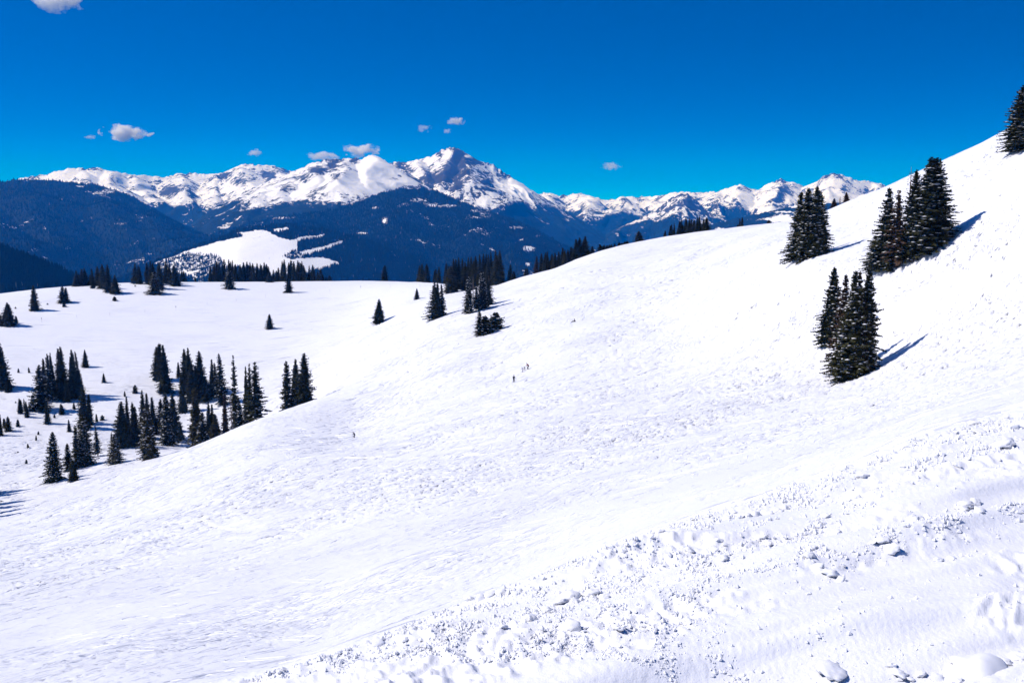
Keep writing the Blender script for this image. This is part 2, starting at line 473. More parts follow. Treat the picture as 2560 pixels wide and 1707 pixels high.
GV = np.concatenate([GV, np.stack([BX, BY, BZZ], -1).reshape(-1, 3)])
gf = np.concatenate([grid_faces(len(rows), NC), grid_faces(len(rows), NB) + len(rows) * NC])[:, ::-1]
chop_all = np.concatenate([np.clip(chop, 0.0, 1.3).ravel(), np.full(RB.size, 0.6)]); close_all = 1 - sstep(45, 130, np.concatenate([RR.ravel(), RB.ravel()]))
gmesh = mesh_np('snow_slope', GV, gf, M_SNOW, True, {'chop': chop_all, 'close': close_all})
ground = link('snow_ground', gmesh)
tag(ground, 'wide tracked white ski slope falling into a bowl and rising right', kind='structure')

# ------------------------------------------------------------------ ski marks: low snow berms thrown up by edges and turns (one part of the ground)
def ski_marks():
    rs = np.random.RandomState(77)
    qx, qy = pix(np.stack([GX, GY, GZ], -1))
    dy_ = -(qy[1:] - qy[:-1])[:, :-1]; dx_ = (qx[:, 1:] - qx[:, :-1])[:-1]
    w = np.clip(dy_, 0, None) * np.clip(dx_, 0, None)
    rr_ = RR[:-1, :-1]
    w = w * ((rr_ > 13) & (rr_ < 700) & (qx[:-1, :-1] > -60) & (qx[:-1, :-1] < 2620) & (qy[:-1, :-1] < 1760))
    w = w * np.where(rr_ > 430, 0.30, 1.0) * (0.15 + 1.1 * sstep(-0.35, 0.45, fbm(GX[:-1, :-1] / 26, GY[:-1, :-1] / 26, 4, 350)))
    w = w.ravel() / w.sum()
    n = 21000
    k = rs.choice(len(w), n, p=w); ri, ci = np.divmod(k, NC - 1)
    r = rows[ri] * (1 + rs.rand(n) * 0.006); az = azs[ci] + rs.rand(n) * (azs[1] - azs[0])
    x, y = r * np.sin(az), r * np.cos(az)
    ang = np.radians(54 + 34 * fbm(x / 45, y / 45, 3, 501) + rs.normal(0, 13, n))
    flat = r > 430
    ang = np.where(flat, np.radians(7 + rs.normal(0, 6, n)), ang)
    sc = np.clip(r / 150, 0.12, 2.2)
    ln = np.where(flat, rs.uniform(4, 30, n), rs.uniform(0.35, 2.3, n) ** 1.3 * sc ** 0.8)
    wd = rs.uniform(0.05, 0.17, n) * sc ** 0.75 * np.where(flat, 0.9, 1.0)
    ht = wd * rs.uniform(0.40, 0.85, n) * np.where(r < 70, 0.8, 1.0)
    bend = rs.normal(0, 0.25, n)
    V_ = []
    for j, u in enumerate((-0.5, -0.17, 0.17, 0.5)):
        a = ang + bend * u * 2
        cx_ = x + np.cos(ang) * ln * u - np.sin(ang) * bend * ln * (u * u); cy_ = y + np.sin(ang) * ln * u + np.cos(ang) * bend * ln * (u * u)
        tp = 1 - abs(u) * 1.5
        for sd in (-1, 0, 1):
            px_ = cx_ - np.sin(a) * wd * sd * max(tp, 0.25); py_ = cy_ + np.cos(a) * wd * sd * max(tp, 0.25)
            V_.append((px_, py_, (ht * max(tp, 0.15) if sd == 0 else -0.02 * sc)))
    z0 = ground_base(az, r[None, :])[0]  # local plane from the smooth slope
    allx = np.stack([v[0] for v in V_], 1); ally = np.stack([v[1] for v in V_], 1); dz = np.stack([np.broadcast_to(v[2], (n,)) for v in V_], 1)
    # height of the snow mesh under every corner
    R_ = np.hypot(allx, ally); A_ = np.arctan2(allx, ally)
    fr = np.interp(R_, rows, np.arange(len(rows))); fc = (A_ - AZ0) / (AZ1 - AZ0) * (NC - 1)
    i0 = np.clip(fr.astype(int), 0, len(rows) - 2); j0 = np.clip(fc.astype(int), 0, NC - 2); a = fr - i0; b = np.clip(fc - j0, 0, 1)
    zz = (GZ[i0, j0] * (1 - a) + GZ[i0 + 1, j0] * a) * (1 - b) + (GZ[i0, j0 + 1] * (1 - a) + GZ[i0 + 1, j0 + 1] * a) * b
    P = np.stack([allx, ally, zz + dz], -1)
    f = []
    for j in range(3):
        b_ = j * 3
        f += [(b_, b_ + 3, b_ + 4, b_ + 1), (b_ + 1, b_ + 4, b_ + 5, b_ + 2)]
    F = (np.arange(n) * 12)[:, None, None] + np.array(f)[None]
    P = P.reshape(-1, 3); F = F.reshape(-1, 4)
    tv, tf = [P], [F]; base = len(P)
    def under(X_, Y_):
        R_ = np.hypot(X_, Y_); A_ = np.arctan2(X_, Y_)
        fr = np.interp(R_, rows, np.arange(len(rows))); fc = (A_ - AZ0) / (AZ1 - AZ0) * (NC - 1)
        i0 = np.clip(fr.astype(int), 0, len(rows) - 2); j0 = np.clip(fc.astype(int), 0, NC - 2); a = fr - i0; b = np.clip(fc - j0, 0, 1)
        return (GZ[i0, j0] * (1 - a) + GZ[i0 + 1, j0] * a) * (1 - b) + (GZ[i0, j0 + 1] * (1 - a) + GZ[i0 + 1, j0 + 1] * a) * b
    kk = rs.choice(len(w), 420, p=w)
    for k in kk:                                          # pairs of ski lines swinging down and across the bowl
        ri, ci = divmod(k, NC - 1); r0 = rows[ri]; a0 = azs[ci]
        m = 40; L_ = rs.uniform(14, 60) * np.clip(r0 / 170, 0.25, 1.4); u = np.linspace(0, 1, m)
        hd = math.radians(rs.normal(48, 28) if r0 < 430 else rs.normal(8, 6)); wl = rs.uniform(0.25, 0.7); am = rs.uniform(0.02, 0.10) * L_ * (1 if r0 < 430 else 0.2)
        sx = r0 * math.sin(a0) + math.cos(hd) * L_ * u - math.sin(hd) * am * np.sin(6.283 * u / wl + rs.rand() * 6); sy = r0 * math.cos(a0) + math.sin(hd) * L_ * u + math.cos(hd) * am * np.sin(6.283 * u / wl + rs.rand() * 0.3)
        tx = np.gradient(sx); ty = np.gradient(sy); tn_ = np.hypot(tx, ty) + 1e-9; nx_, ny_ = -ty / tn_, tx / tn_
        wd_ = 0.10 * np.clip(r0 / 120, 0.3, 1.8) ** 0.8; gap_ = rs.uniform(0.18, 0.45)
        prof = np.clip(np.minimum(u, 1 - u) * 8, 0.1, 1) * (0.55 + 0.45 * np.sin(u * 40 + rs.rand() * 6))
        for off in (-gap_, gap_):
            pts = []
            for sd, hh_ in ((-1, -0.02), (0, 0.62), (1, -0.02)):
                X_ = sx + nx_ * (off + sd * wd_); Y_ = sy + ny_ * (off + sd * wd_)
                pts.append(np.stack([X_, Y_, under(X_, Y_) + (hh_ * wd_ * prof if sd == 0 else hh_)], -1))
            tv.append(np.stack(pts, 1).reshape(-1, 3))
            b_ = base + np.arange(m - 1) * 3
            tf.append(np.concatenate([np.stack([b_, b_ + 3, b_ + 4, b_ + 1], 1), np.stack([b_ + 1, b_ + 4, b_ + 5, b_ + 2], 1)])); base += m * 3
    P = np.concatenate(tv); F = np.concatenate(tf)
    o = link('ski_marks', mesh_np('ski_marks', P, F[:, ::-1], M_CLOD, False), ground); o['kind'] = 'stuff'
ski_marks()

# ------------------------------------------------------------------ far mountains
def mountain_mat():
    m, n, b = new_mat('alpine_ground')
    b.inputs['Roughness'].default_value = 0.8; b.inputs['Specular IOR Level'].default_value = 0.1
    co = objco(n)
    fo = nd(n, 'ShaderNodeAttribute', attribute_name='forest').outputs['Fac']
    ro = nd(n, 'ShaderNodeAttribute', attribute_name='rock').outputs['Fac']
    n1 = noise(n, co, 0.030, 6, 0.68)
    n2 = noise(n, objco(n, (1, 1, 0.5)), 0.015, 10, 0.70, 0.9)
    fm = ramp(n, math_n(n, 'ADD', fo, math_n(n, 'MULTIPLY', math_n(n, 'SUBTRACT', n1, 0.5), 2.6)), 0.45, 0.55)
    rm = ramp(n, math_n(n, 'ADD', ro, math_n(n, 'MULTIPLY', math_n(n, 'SUBTRACT', n2, 0.5), 3.2)), 0.48, 0.53)
    rc = mix(n, noise(n, co, 0.02, 5, 0.7), (0.014, 0.015, 0.018), (0.080, 0.074, 0.072))
    fc = mix(n, noise(n, co, 0.006, 5, 0.7), (0.002, 0.010, 0.009), (0.009, 0.022, 0.018))
    c = mix(n, rm, SNOW, rc)
    c = mix(n, fm, c, fc)
    n.links.new(c, b.inputs['Base Color'])
    hgt = math_n(n, 'ADD', math_n(n, 'MULTIPLY', math_n(n, 'MULTIPLY', noise(n, co, 0.055, 3, 0.7), fm), 26.0),
                 math_n(n, 'MULTIPLY', math_n(n, 'MULTIPLY', n2, rm), 26.0))
    bp = nd(n, 'ShaderNodeBump'); bp.inputs['Strength'].default_value = 0.75; bp.inputs['Distance'].default_value = 1.0
    n.links.new(hgt, bp.inputs['Height']); n.links.new(bp.outputs[0], b.inputs['Normal'])
    return m
M_ALP = mountain_mat()
VALLEY = -690.0
LAYERS = {}

def mountain(name, label, sky_pts, nx, nv, foot=0.62, zf=VALLEY - 20, power=1.6, relief=120.0, wl=1400.0, seed=1,
             tree=(30.0, 90.0), rock_shade_amt=0.35, rocks=(), snows=(), woods=(), crest_jit=2.3, always_forest=False, forest_bias=0.0, spurs=(), face=0.5):
    a = np.array(sky_pts, float)
    azk, tk = ray(a[:, 0], a[:, 1])
    az = np.linspace(azk[0], azk[-1], nx)
    t = pchip1(azk, tk, az) * 0.25 + np.interp(az, azk, tk) * 0.75 if rock_shade_amt > 0.25 else pchip1(azk, tk, az)
    rc = pchip1(azk, a[:, 2], az)
    rm = float(np.median(rc))
    jit = crest_jit / FPX * (1.2 * fbm(az * 150, az * 0 + seed, 6, seed, 0.66) + 2.2 * 0.6 * (ridged(az * 75, az * 0 + seed + 0.5, 4, seed + 5) - 0.45))
    nb = max(6, nv // 8)
    v = np.concatenate([np.linspace(0, 1, nv) ** 0.8, 1 + np.linspace(0, 1, nb + 1)[1:] * 0.35])
    V = np.repeat(v[:, None], nx, 1)
    Rr = rc[None] * (foot + (1 - foot) * V)
    X = Rr * np.sin(az)[None]; Y = Rr * np.cos(az)[None]
    zc = ((t[None] + jit[None] * np.exp(-((1 - np.clip(V, 0, 1)) / 0.025) ** 2)) * rc[None])
    up = zf + (zc - zf) * np.clip(V, 0, 1) ** power
    z = np.where(V <= 1, up, zc - (V - 1) / 0.35 * 500)
    # spur ridges: sharp crests that fall from the skyline towards the valley
    for (xa, ya, ra, xb, yb, rb) in spurs:
        (a1, t1), (a2, t2) = ray(xa, ya), ray(xb, yb)
        A = np.array([ra * math.sin(a1), ra * math.cos(a1), ra * t1]); B = np.array([rb * math.sin(a2), rb * math.cos(a2), rb * t2])
        for (A_, B_) in ((A, B), (B, B + (B - A) * np.array([0.5, 0.5, 1.3]))):
            d = B_ - A_; L2 = d[0] ** 2 + d[1] ** 2
            wig = 90 * fbm(X / 900, Y / 900, 3, seed + 61)
            u = np.clip(((X - A_[0]) * d[0] + (Y - A_[1]) * d[1]) / L2, 0, 1)
            dist = np.hypot(X - A_[0] - u * d[0] + wig, Y - A_[1] - u * d[1])
            zs = A_[2] + u * d[2] - face * np.sqrt(dist ** 2 + 25 ** 2)
            z = np.where((V <= 1), np.maximum(z, np.minimum(zs, zc - 3)), z)
    wx = X / wl + 0.35 * fbm(X / (wl * 1.7), Y / (wl * 1.7), 3, seed + 3)
    wy = Y / (wl * 1.9) + 0.35 * fbm(X / (wl * 1.7), Y / (wl * 1.7), 3, seed + 8)
    rg = ridged(wx, wy, 6, seed, 0.5)
    env = np.clip(1 - V, 0, 1) ** 0.50 * sstep(0, 0.25, V)
    z = z + relief * (rg - 0.42) * np.where(V <= 1, env, 0.0) * 1.6
    z = z + relief * 0.07 * (ridged(X / 300, Y / 420, 4, seed + 50) * 1.6 - 0.7) * np.where(V <= 1, np.clip(env + 0.1, 0, 1), 0.3)
    P = np.stack([X, Y, z], -1)
    # slope and aspect
    dzu = np.gradient(z, axis=1) / np.maximum(np.gradient(X, axis=1) ** 2 + np.gradient(Y, axis=1) ** 2, 1e-6) ** 0.5
    dzv = np.gradient(z, axis=0) / np.maximum(np.gradient(Rr, axis=0), 1e-6)
    steep = np.hypot(dzu, dzv)
    px, py = pix(P)
    big = fbm(X / 900, Y / 900, 4, seed + 70)
    fo = sstep(tree[1], -tree[1], z - tree[0] - 1.1 * tree[1] * big) + forest_bias
    gul = fbm(wx * 5, wy * 1.2, 3, seed + 91)
    fo = fo - 0.55 * sstep(0.45, 0.9, fbm(X / 420, Y / 420, 5, seed + 33, 0.6))
    fo = fo - 0.35 * sstep(0.25, 0.7, gul) * sstep(tree[0] - 420, tree[0], z)
    if always_forest: fo = np.full_like(fo, 0.95) - 0.55 * sstep(0.45, 0.8, fbm(X / 260, Y / 260, 4, seed + 13))
    ro = rock_shade_amt * (sstep(0.50, 1.05, steep) * 1.2 + 0.5 * sstep(0.05, 0.7, fbm(wx * 3, wy * 2, 4, seed + 40))
                     + 0.45 * sstep(-0.15, -0.7, dzu) + 0.34)  # extra rock darkness on right-facing slopes: their shade put into the colour
    crag = fbm(az * 60, az * 0 + 3.3, 4, seed + 77)[None]
    ro = ro + (rock_shade_amt > 0.25) * (0.30 * np.exp(-((1 - V) / 0.030) ** 2) * sstep(-0.1, 0.6, crag) + 0.30 * sstep(0.52, 0.72, ridged(wx * 2.2, wy * 1.6, 4, seed + 44)))
    for (bx, by, ba, bb, s) in rocks:
        q = ((px - bx) / ba) ** 2 + ((py - by) / bb) ** 2
        ro = ro + 1.6 * s * np.exp(-q * 1.2)
        fo = fo - abs(s) * np.exp(-q)
    for item in snows:
        if len(item) == 3:
            pts, val, soft = item
            jx = px + soft * fbm(X / 90, Y / 90, 3, 3); jy = py + soft * 0.5 * fbm(X / 90, Y / 90, 3, 4)
            fo = np.where(in_poly(jx, jy, pts), val, fo)
        else:
            bx, by, ba, bb, s = item
            q = ((px - bx) / ba) ** 2 + ((py - by) / bb) ** 2
            fo = fo - s * np.exp(-q * 1.3)
    for pts, val in woods:
        fo = np.where(in_poly(px, py, pts), val, fo)
    fo = np.clip(fo, -0.5, 1.6); ro = np.clip(ro, -0.5, 1.5)
    nr = V.shape[0]
    me = mesh_np(name, P.reshape(-1, 3), grid_faces(nr, nx)[:, ::-1], M_ALP, True, {'forest': fo, 'rock': ro})
    o = link(name, me); tag(o, label, kind='structure')
    LAYERS[name] = (az, v, P, fo, nv)
    return o

mountain('far_mountain_range', 'distant snowy range along the right skyline',
         [(1250, 520, 18500), (1330, 492, 18500), (1372, 481, 18500), (1400, 490, 18500), (1440, 484, 18500), (1480, 492, 18800), (1520, 500, 19000), (1560, 494, 19000), (1620, 492, 19000), (1650, 490, 18500), (1690, 480, 18000), (1730, 482, 18000), (1790, 480, 18000), (1830, 467, 18000), (1852, 462, 18000), (1872, 472, 18200), (1895, 474, 18500), (1930, 456, 18000), (1952, 449, 18000), (1985, 457, 18000), (2015, 470, 18300), (2035, 458, 18000), (2060, 441, 17500), (2085, 434, 17500), (2105, 437, 17500), (2140, 450, 17600), (2190, 456, 18000), (2215, 466, 18000), (2300, 490, 18000), (2450, 520, 18000), (2700, 540, 18000)],
         520, 150, foot=0.70, power=1.5, relief=190, wl=1300, spurs=[(1372, 482, 18000, 1390, 545, 15000), (1690, 481, 18000, 1655, 560, 15000), (1852, 463, 18000, 1832, 530, 15000), (1952, 450, 18000, 1925, 530, 15000), (2085, 435, 18000, 2066, 520, 15000), (1560, 495, 18000, 1545, 540, 15000), (2190, 457, 18000, 2205, 505, 15000), (1460, 487, 18000, 1470, 530, 15000), (1790, 481, 18000, 1800, 520, 15000)], face=0.5, seed=101, tree=(-190, 110), rock_shade_amt=0.34,
         rocks=[(1957, 478, 16, 22, 0.35), (2110, 472, 12, 14, 0.45), (2165, 478, 7, 9, 0.45), (1740, 500, 14, 22, 0.35), (1600, 500, 60, 8, 0.15), (1840, 515, 25, 16, 0.2)])
mountain('left_mountain_range', 'snowy mountain ridge on the far left skyline',
         [(-400, 490, 16000), (-150, 475, 16000), (0, 458, 16000), (55, 446, 16000), (90, 440, 16000), (130, 432, 16000), (165, 424, 16000), (200, 421, 16000), (240, 419, 16000), (275, 428, 16000), (320, 436, 16200), (345, 437, 16300), (380, 441, 16500), (415, 443, 16500), (445, 435, 16500), (480, 434, 16500), (520, 436, 16500), (565, 432, 16400), (585, 421, 16200), (605, 411, 16000), (640, 412, 16000), (690, 416, 16000), (735, 432, 16000), (800, 455, 16500), (900, 480, 16500)],
         460, 150, foot=0.66, power=1.55, relief=190, wl=1300, spurs=[(200, 422, 16000, 260, 500, 13300), (320, 437, 16000, 400, 520, 13300), (445, 436, 16000, 480, 515, 13300), (540, 434, 16000, 545, 505, 13300), (605, 412, 16000, 640, 480, 13300), (690, 417, 16000, 720, 470, 13300), (260, 424, 16000, 320, 500, 13300)], face=0.5, seed=202, tree=(-40, 210), rock_shade_amt=0.38,
         rocks=[(670, 440, 18, 10, 0.3), (600, 455, 30, 14, 0.3), (235, 424, 20, 6, 0.35), (560, 440, 22, 10, 0.35), (430, 470, 30, 16, 0.2)])
mountain('holy_peak', 'tall rocky snow peak with a dark cliff at the centre of the skyline',
         [(840, 470, 14500), (900, 440, 14500), (950, 412, 14500), (985, 407, 14500), (1010, 406, 14500), (1045, 398, 14300), (1075, 392, 14100), (1100, 379, 14000), (1118, 371, 14000), (1134, 368, 14000), (1150, 374, 14000), (1170, 388, 14000), (1200, 405, 14000), (1232, 412, 14000), (1270, 437, 14000), (1330, 476, 13800), (1390, 512, 13500), (1450, 548, 13200), (1500, 582, 13000), (1560, 620, 12800), (1640, 660, 12600)],
         430, 170, foot=0.62, power=1.7, relief=160, wl=1100, spurs=[(1134, 369, 14000, 1100, 480, 11300), (1045, 399, 14000, 1062, 470, 11300), (1200, 406, 14000, 1245, 505, 11300), (1270, 438, 14000, 1335, 545, 11300), (985, 408, 14000, 1005, 455, 11300), (1165, 386, 14000, 1185, 460, 11300)], face=0.55, seed=303, tree=(-60, 90), rock_shade_amt=0.32,
         rocks=[(1146, 396, 20, 22, 0.65), (1122, 385, 10, 12, -0.5), (1126, 428, 24, 24, 0.6), (1085, 448, 36, 16, 0.6), (1165, 430, 20, 20, 0.35), (1010, 425, 40, 14, 0.4), (1190, 402, 14, 9, 0.5), (1145, 462, 12, 14, 0.5), (1210, 435, 16, 10, 0.4), (1215, 470, 22, 16, 0.3), (1250, 500, 22, 16, 0.3), (1300, 470, 45, 25, -0.5), (1245, 420, 25, 10, -0.4)],
         crest_jit=2.2)
mountain('pyramid_peak', 'white pyramid shaped snow peak left of the tall rocky one',
         [(480, 560, 12200), (560, 505, 12200), (620, 476, 12200), (680, 450, 12200), (735, 428, 12200), (775, 411, 12100), (805, 401, 12000), (830, 398, 12000), (865, 398, 12000), (890, 392, 12000), (903, 400, 12000), (918, 393, 11900), (934, 386, 11900), (950, 394, 11900), (985, 420, 11800), (1030, 450, 11700), (1075, 474, 11600), (1130, 500, 11500), (1200, 540, 11500), (1300, 580, 11500)],
         420, 160, foot=0.60, power=1.6, relief=75, wl=1100, spurs=[(934, 387, 11900, 915, 482, 9800), (805, 402, 11900, 765, 485, 9800), (735, 429, 11900, 690, 500, 9800), (865, 399, 11900, 848, 450, 9800), (680, 451, 11900, 640, 505, 9800)], face=0.42, seed=404, tree=(0, 90), rock_shade_amt=0.26,
         rocks=[(790, 425, 24, 12, 0.55), (830, 412, 16, 12, 0.5), (890, 404, 14, 8, 0.6), (835, 440, 16, 10, 0.4), (715, 470, 20, 16, 0.35), (755, 445, 22, 10, 0.4), (935, 435, 10, 16, 0.25), (985, 450, 30, 14, 0.2), (940, 410, 40, 18, -0.6), (930, 455, 70, 24, -0.6), (860, 460, 40, 14, -0.3)])
mountain('craggy_spur', 'craggy snow and forest spur below the right hand range',
         [(1380, 680, 13500), (1440, 640, 13500), (1490, 603, 13500), (1530, 578, 13500), (1580, 556, 13500), (1640, 525, 13500), (1675, 498, 13500), (1700, 485, 13500), (1718, 484, 13500), (1738, 500, 13500), (1770, 530, 13500), (1830, 556, 13500), (1900, 585, 13500), (2000, 620, 13500)],
         260, 120, foot=0.70, power=1.5, relief=220, wl=800, spurs=[(1712, 485, 13500, 1690, 565, 11800), (1640, 526, 13500, 1600, 595, 11800), (1580, 557, 13500, 1545, 600, 11800)], face=0.6, seed=505, tree=(-250, 200), rock_shade_amt=0.5,
         rocks=[(1722, 505, 10, 18, 0.6), (1700, 512, 12, 8, 0.3)])
mountain('dark_ridge', 'low dark forested ridge in front of the right hand range',
         [(1700, 590, 9500), (1760, 566, 9500), (1830, 549, 9500), (1900, 533, 9500), (1960, 521, 9500), (2000, 512, 9500), (2080, 508, 9500), (2200, 505, 9500), (2400, 500, 9500)],
         200, 80, foot=0.72, power=1.4, relief=70, wl=800, seed=606, tree=(300, 50), rock_shade_amt=0.2, forest_bias=0.1,
         snows=[(1925, 548, 45, 5, 0.9), (1960, 545, 30, 12, 1.2), (1990, 515, 60, 5, 0.9), (1800, 572, 20, 4, 0.9), (1960, 530, 50, 2.5, 0.9)])
mountain('forested_shoulder', 'broad dark forested mountain shoulder at the far left',
         [(-500, 500, 9500), (-200, 470, 9500), (0, 456, 9600), (60, 449, 9600), (110, 450, 9600), (160, 455, 9600), (230, 462, 9600), (280, 472, 9600), (330, 492, 9600), (380, 520, 9600), (430, 548, 9600), (490, 575, 9600), (560, 595, 9600), (640, 620, 9500), (800, 660, 9500)],
         330, 130, foot=0.58, power=1.25, relief=130, wl=1300, spurs=[(60, 450, 9600, 150, 640, 6800), (230, 463, 9600, 370, 655, 6800), (-120, 466, 9600, 0, 600, 6800), (330, 493, 9600, 450, 640, 6800)], face=0.35, seed=707, tree=(250, 60), rock_shade_amt=0.1, forest_bias=0.15,
         snows=[(270, 478, 30, 9, 0.85), (200, 466, 14, 3, 0.9), (112, 571, 8, 3, 1.0), (230, 545, 22, 6, 0.5), (205, 552, 8, 4, 0.7), (340, 605, 26, 14, 0.45), (170, 620, 10, 6, 0.7), (150, 655, 30, 8, 0.5), (300, 560, 25, 5, 0.45), (375, 635, 14, 4, 0.8), (60, 480, 40, 4, 0.3), (90, 625, 18, 10, 0.45)])
mountain('forested_dome', 'dark forested dome below the tall rocky peak',
         [(420, 640, 8200), (520, 590, 8200), (620, 560, 8200), (720, 540, 8200), (800, 530, 8200), (860, 516, 8200), (910, 499, 8200), (950, 483, 8200), (985, 475, 8200), (1025, 472, 8200), (1065, 473, 8200), (1100, 481, 8100), (1150, 503, 8000), (1210, 525, 7900), (1280, 548, 7800), (1350, 580, 7700), (1420, 620, 7600), (1500, 670, 7500), (1600, 720, 7500)],
         420, 140, foot=0.58, power=1.25, relief=110, wl=1300, spurs=[(1025, 473, 8100, 950, 640, 5900), (1150, 504, 8100, 1200, 650, 5900), (800, 531, 8100, 740, 640, 5900), (1280, 549, 8100, 1310, 650, 5900)], face=0.3, seed=808, tree=(420, 60), rock_shade_amt=0.08, forest_bias=0.15,
         snows=[(1045, 500, 26, 10, 0.75), (1010, 512, 22, 10, 0.6), (1075, 512, 22, 9, 0.65), (1120, 515, 40, 6, 0.75), (962, 552, 13, 13, 0.9), (938, 520, 14, 4, 0.9), (905, 583, 18, 3.5, 1.2), (853, 603, 8, 4, 1.0), (1320, 622, 22, 9, 1.2), (1319, 661, 8, 7, 1.1), (1305, 600, 10, 3, 0.9), (1180, 545, 40, 5, 0.6), (1290, 570, 30, 6, 0.8), (1345, 590, 10, 4, 0.9), (700, 545, 60, 6, 0.6), (780, 530, 50, 6, 0.5), (1400, 610, 10, 8, 0.6), (1390, 640, 14, 5, 0.6), (975, 640, 14, 10, 0.4), (1020, 700, 40, 12, 0.7), (890, 690, 30, 6, 0.5)])
MEADOW = [(388, 657), (430, 642), (478, 624), (543, 605), (605, 592), (593, 581), (658, 575), (677, 584), (690, 590), (723, 601), (742, 606), (742, 622), (715, 640), (746, 646), (807, 643), (850, 658), (790, 677), (727, 690), (640, 705), (520, 705), (470, 690), (420, 680)]
mountain('meadow_hill', 'lower forested hill with a big bare snow meadow',
         [(250, 720, 5600), (320, 688, 5600), (380, 657, 5600), (430, 637, 5600), (480, 618, 5600), (545, 598, 5600), (600, 574, 5600), (660, 566, 5600), (720, 562, 5600), (790, 572, 5600), (860, 585, 5600), (950, 612, 5600), (1040, 645, 5600), (1150, 690, 5600), (1300, 740, 5600)],
         330, 120, foot=0.6, power=1.3, relief=40, wl=900, seed=909, tree=(600, 60), rock_shade_amt=0.0, forest_bias=0.1,
         snows=[(MEADOW, -0.4, 3.0), ([(677, 575), (719, 568), (722, 574), (690, 582)], -0.4, 1.5), ([(742, 632), (800, 618), (858, 601), (856, 608), (800, 628), (746, 642)], -0.3, 3.0), ([(725, 600), (770, 590), (812, 586), (810, 592), (760, 600), (732, 608)], -0.2, 3.0)],
         woods=[([(395, 655), (470, 634), (545, 640), (560, 662), (480, 680), (400, 680)], 0.45), ([(700, 642), (742, 622), (760, 640), (735, 650)], 0.55), ([(480, 690), (520, 664), (620, 668), (690, 690), (690, 715), (480, 715)], 0.6)])
mountain('near_dark_hill', 'near dark forested hillside at the left edge behind the snow',
         [(-600, 500, 2700), (-300, 550, 2700), (-100, 596, 2650), (0, 618, 2600), (60, 639, 2600), (120, 663, 2600), (190, 692, 2600), (230, 706, 2600), (300, 732, 2600), (420, 780, 2600)],
         220, 110, foot=0.62, zf=-560, power=1.1, relief=14, wl=500, seed=111, always_forest=True, crest_jit=1.0,
         snows=[(30, 700, 10, 5, 0.5), (8, 708, 8, 5, 0.4)])

# valley floor under everything
vf = mesh_np('valley_floor', [(-24000, -24000, VALLEY), (24000, -24000, VALLEY), (24000, 24000, VALLEY), (-24000, 24000, VALLEY)], [(0, 1, 2, 3)], M_ALP, False, {'forest': [0.9] * 4, 'rock': [0.0] * 4})
tag(link('valley_floor', vf), 'dark forested valley floor under the mountains', kind='structure')

# ------------------------------------------------------------------ far woods: conifers standing on the mid-distance hills
def wood_mat():
    m, n, b = new_mat('far_conifer')
    b.inputs['Roughness'].default_value = 0.8; b.inputs['Specular IOR Level'].default_value = 0.1
    tn = nd(n, 'ShaderNodeAttribute', attribute_name='tint').outputs['Fac']
    c = mix(n, ramp(n, tn, 0.0, 0.9), (0.002, 0.010, 0.008), (0.009, 0.020, 0.014))
    c = mix(n, ramp(n, tn, 0.93, 0.97), c, (0.13, 0.10, 0.09))
    n.links.new(c, b.inputs['Base Color'])
    return m
M_WOOD = wood_mat()

def wood(name, label, layer, count, h, seed):
    az, v, P, fo, nv = LAYERS[layer]
    rs = np.random.RandomState(seed)
    px, py = pix(P)
    vis = (px > -120) & (px < 2680) & (py < 745)
    w = np.clip(fo, 0, 1) * vis
    w[nv + 2:] = 0
    # weight by ground area
    dr = np.gradient(np.hypot(P[..., 0], P[..., 1]), axis=0)
    da = np.gradient(P[..., 0], axis=1)
    w = w ** 1.5 * np.abs(dr * da)
    w = w[:-1, :-1].ravel(); w = w / w.sum()
    k = rs.choice(len(w), count, p=w); ri, ci = np.divmod(k, P.shape[1] - 1)
    a, b_ = rs.rand(count, 1), rs.rand(count, 1)
    Q = (P[ri, ci] * (1 - a) + P[ri, ci + 1] * a) * (1 - b_) + (P[ri + 1, ci] * (1 - a) + P[ri + 1, ci + 1] * a) * b_
    hh = h * rs.uniform(0.55, 1.25, count); rad = hh * rs.uniform(0.17, 0.27, count)
    ang = rs.rand(count) * 6.28
    vs = np.zeros((count, 5, 3)); 
    for j in range(4):
        vs[:, j, 0] = Q[:, 0] + rad * np.cos(ang + j * math.pi / 2); vs[:, j, 1] = Q[:, 1] + rad * np.sin(ang + j * math.pi / 2); vs[:, j, 2] = Q[:, 2] - 2.0
    vs[:, 4] = Q; vs[:, 4, 2] += hh
    base = (np.arange(count) * 5)[:, None]
    f = np.concatenate([base + np.array([[j, (j + 1) % 4, 4]]) for j in range(4)], 0)
    sp_ = 0.5 + 0.75 * fbm(Q[:, 0] / 700, Q[:, 1] / 700, 4, seed + 5)
    tint = np.repeat(np.clip(0.45 * rs.rand(count) + 0.6 * sp_, 0, 0.92) + (rs.rand(count) > 0.985) * 0.4, 5)
    me = mesh_np(name, vs.reshape(-1, 3), f, M_WOOD, False, {'tint': tint})
    tag(link(name, me), label, 'forest', kind='stuff')
wood('hillside_forest', 'dense dark forest on the near hill at left', 'near_dark_hill', 9000, 15, 1)
wood('meadow_forest', 'dark conifer forest around the big snow meadow', 'meadow_hill', 30000, 15, 2)
wood('dome_forest', 'dark conifer forest over the rounded hill below the peak', 'forested_dome', 42000, 18, 3)
wood('shoulder_forest', 'dark conifer forest over the far left mountain shoulder', 'forested_shoulder', 26000, 19, 4)

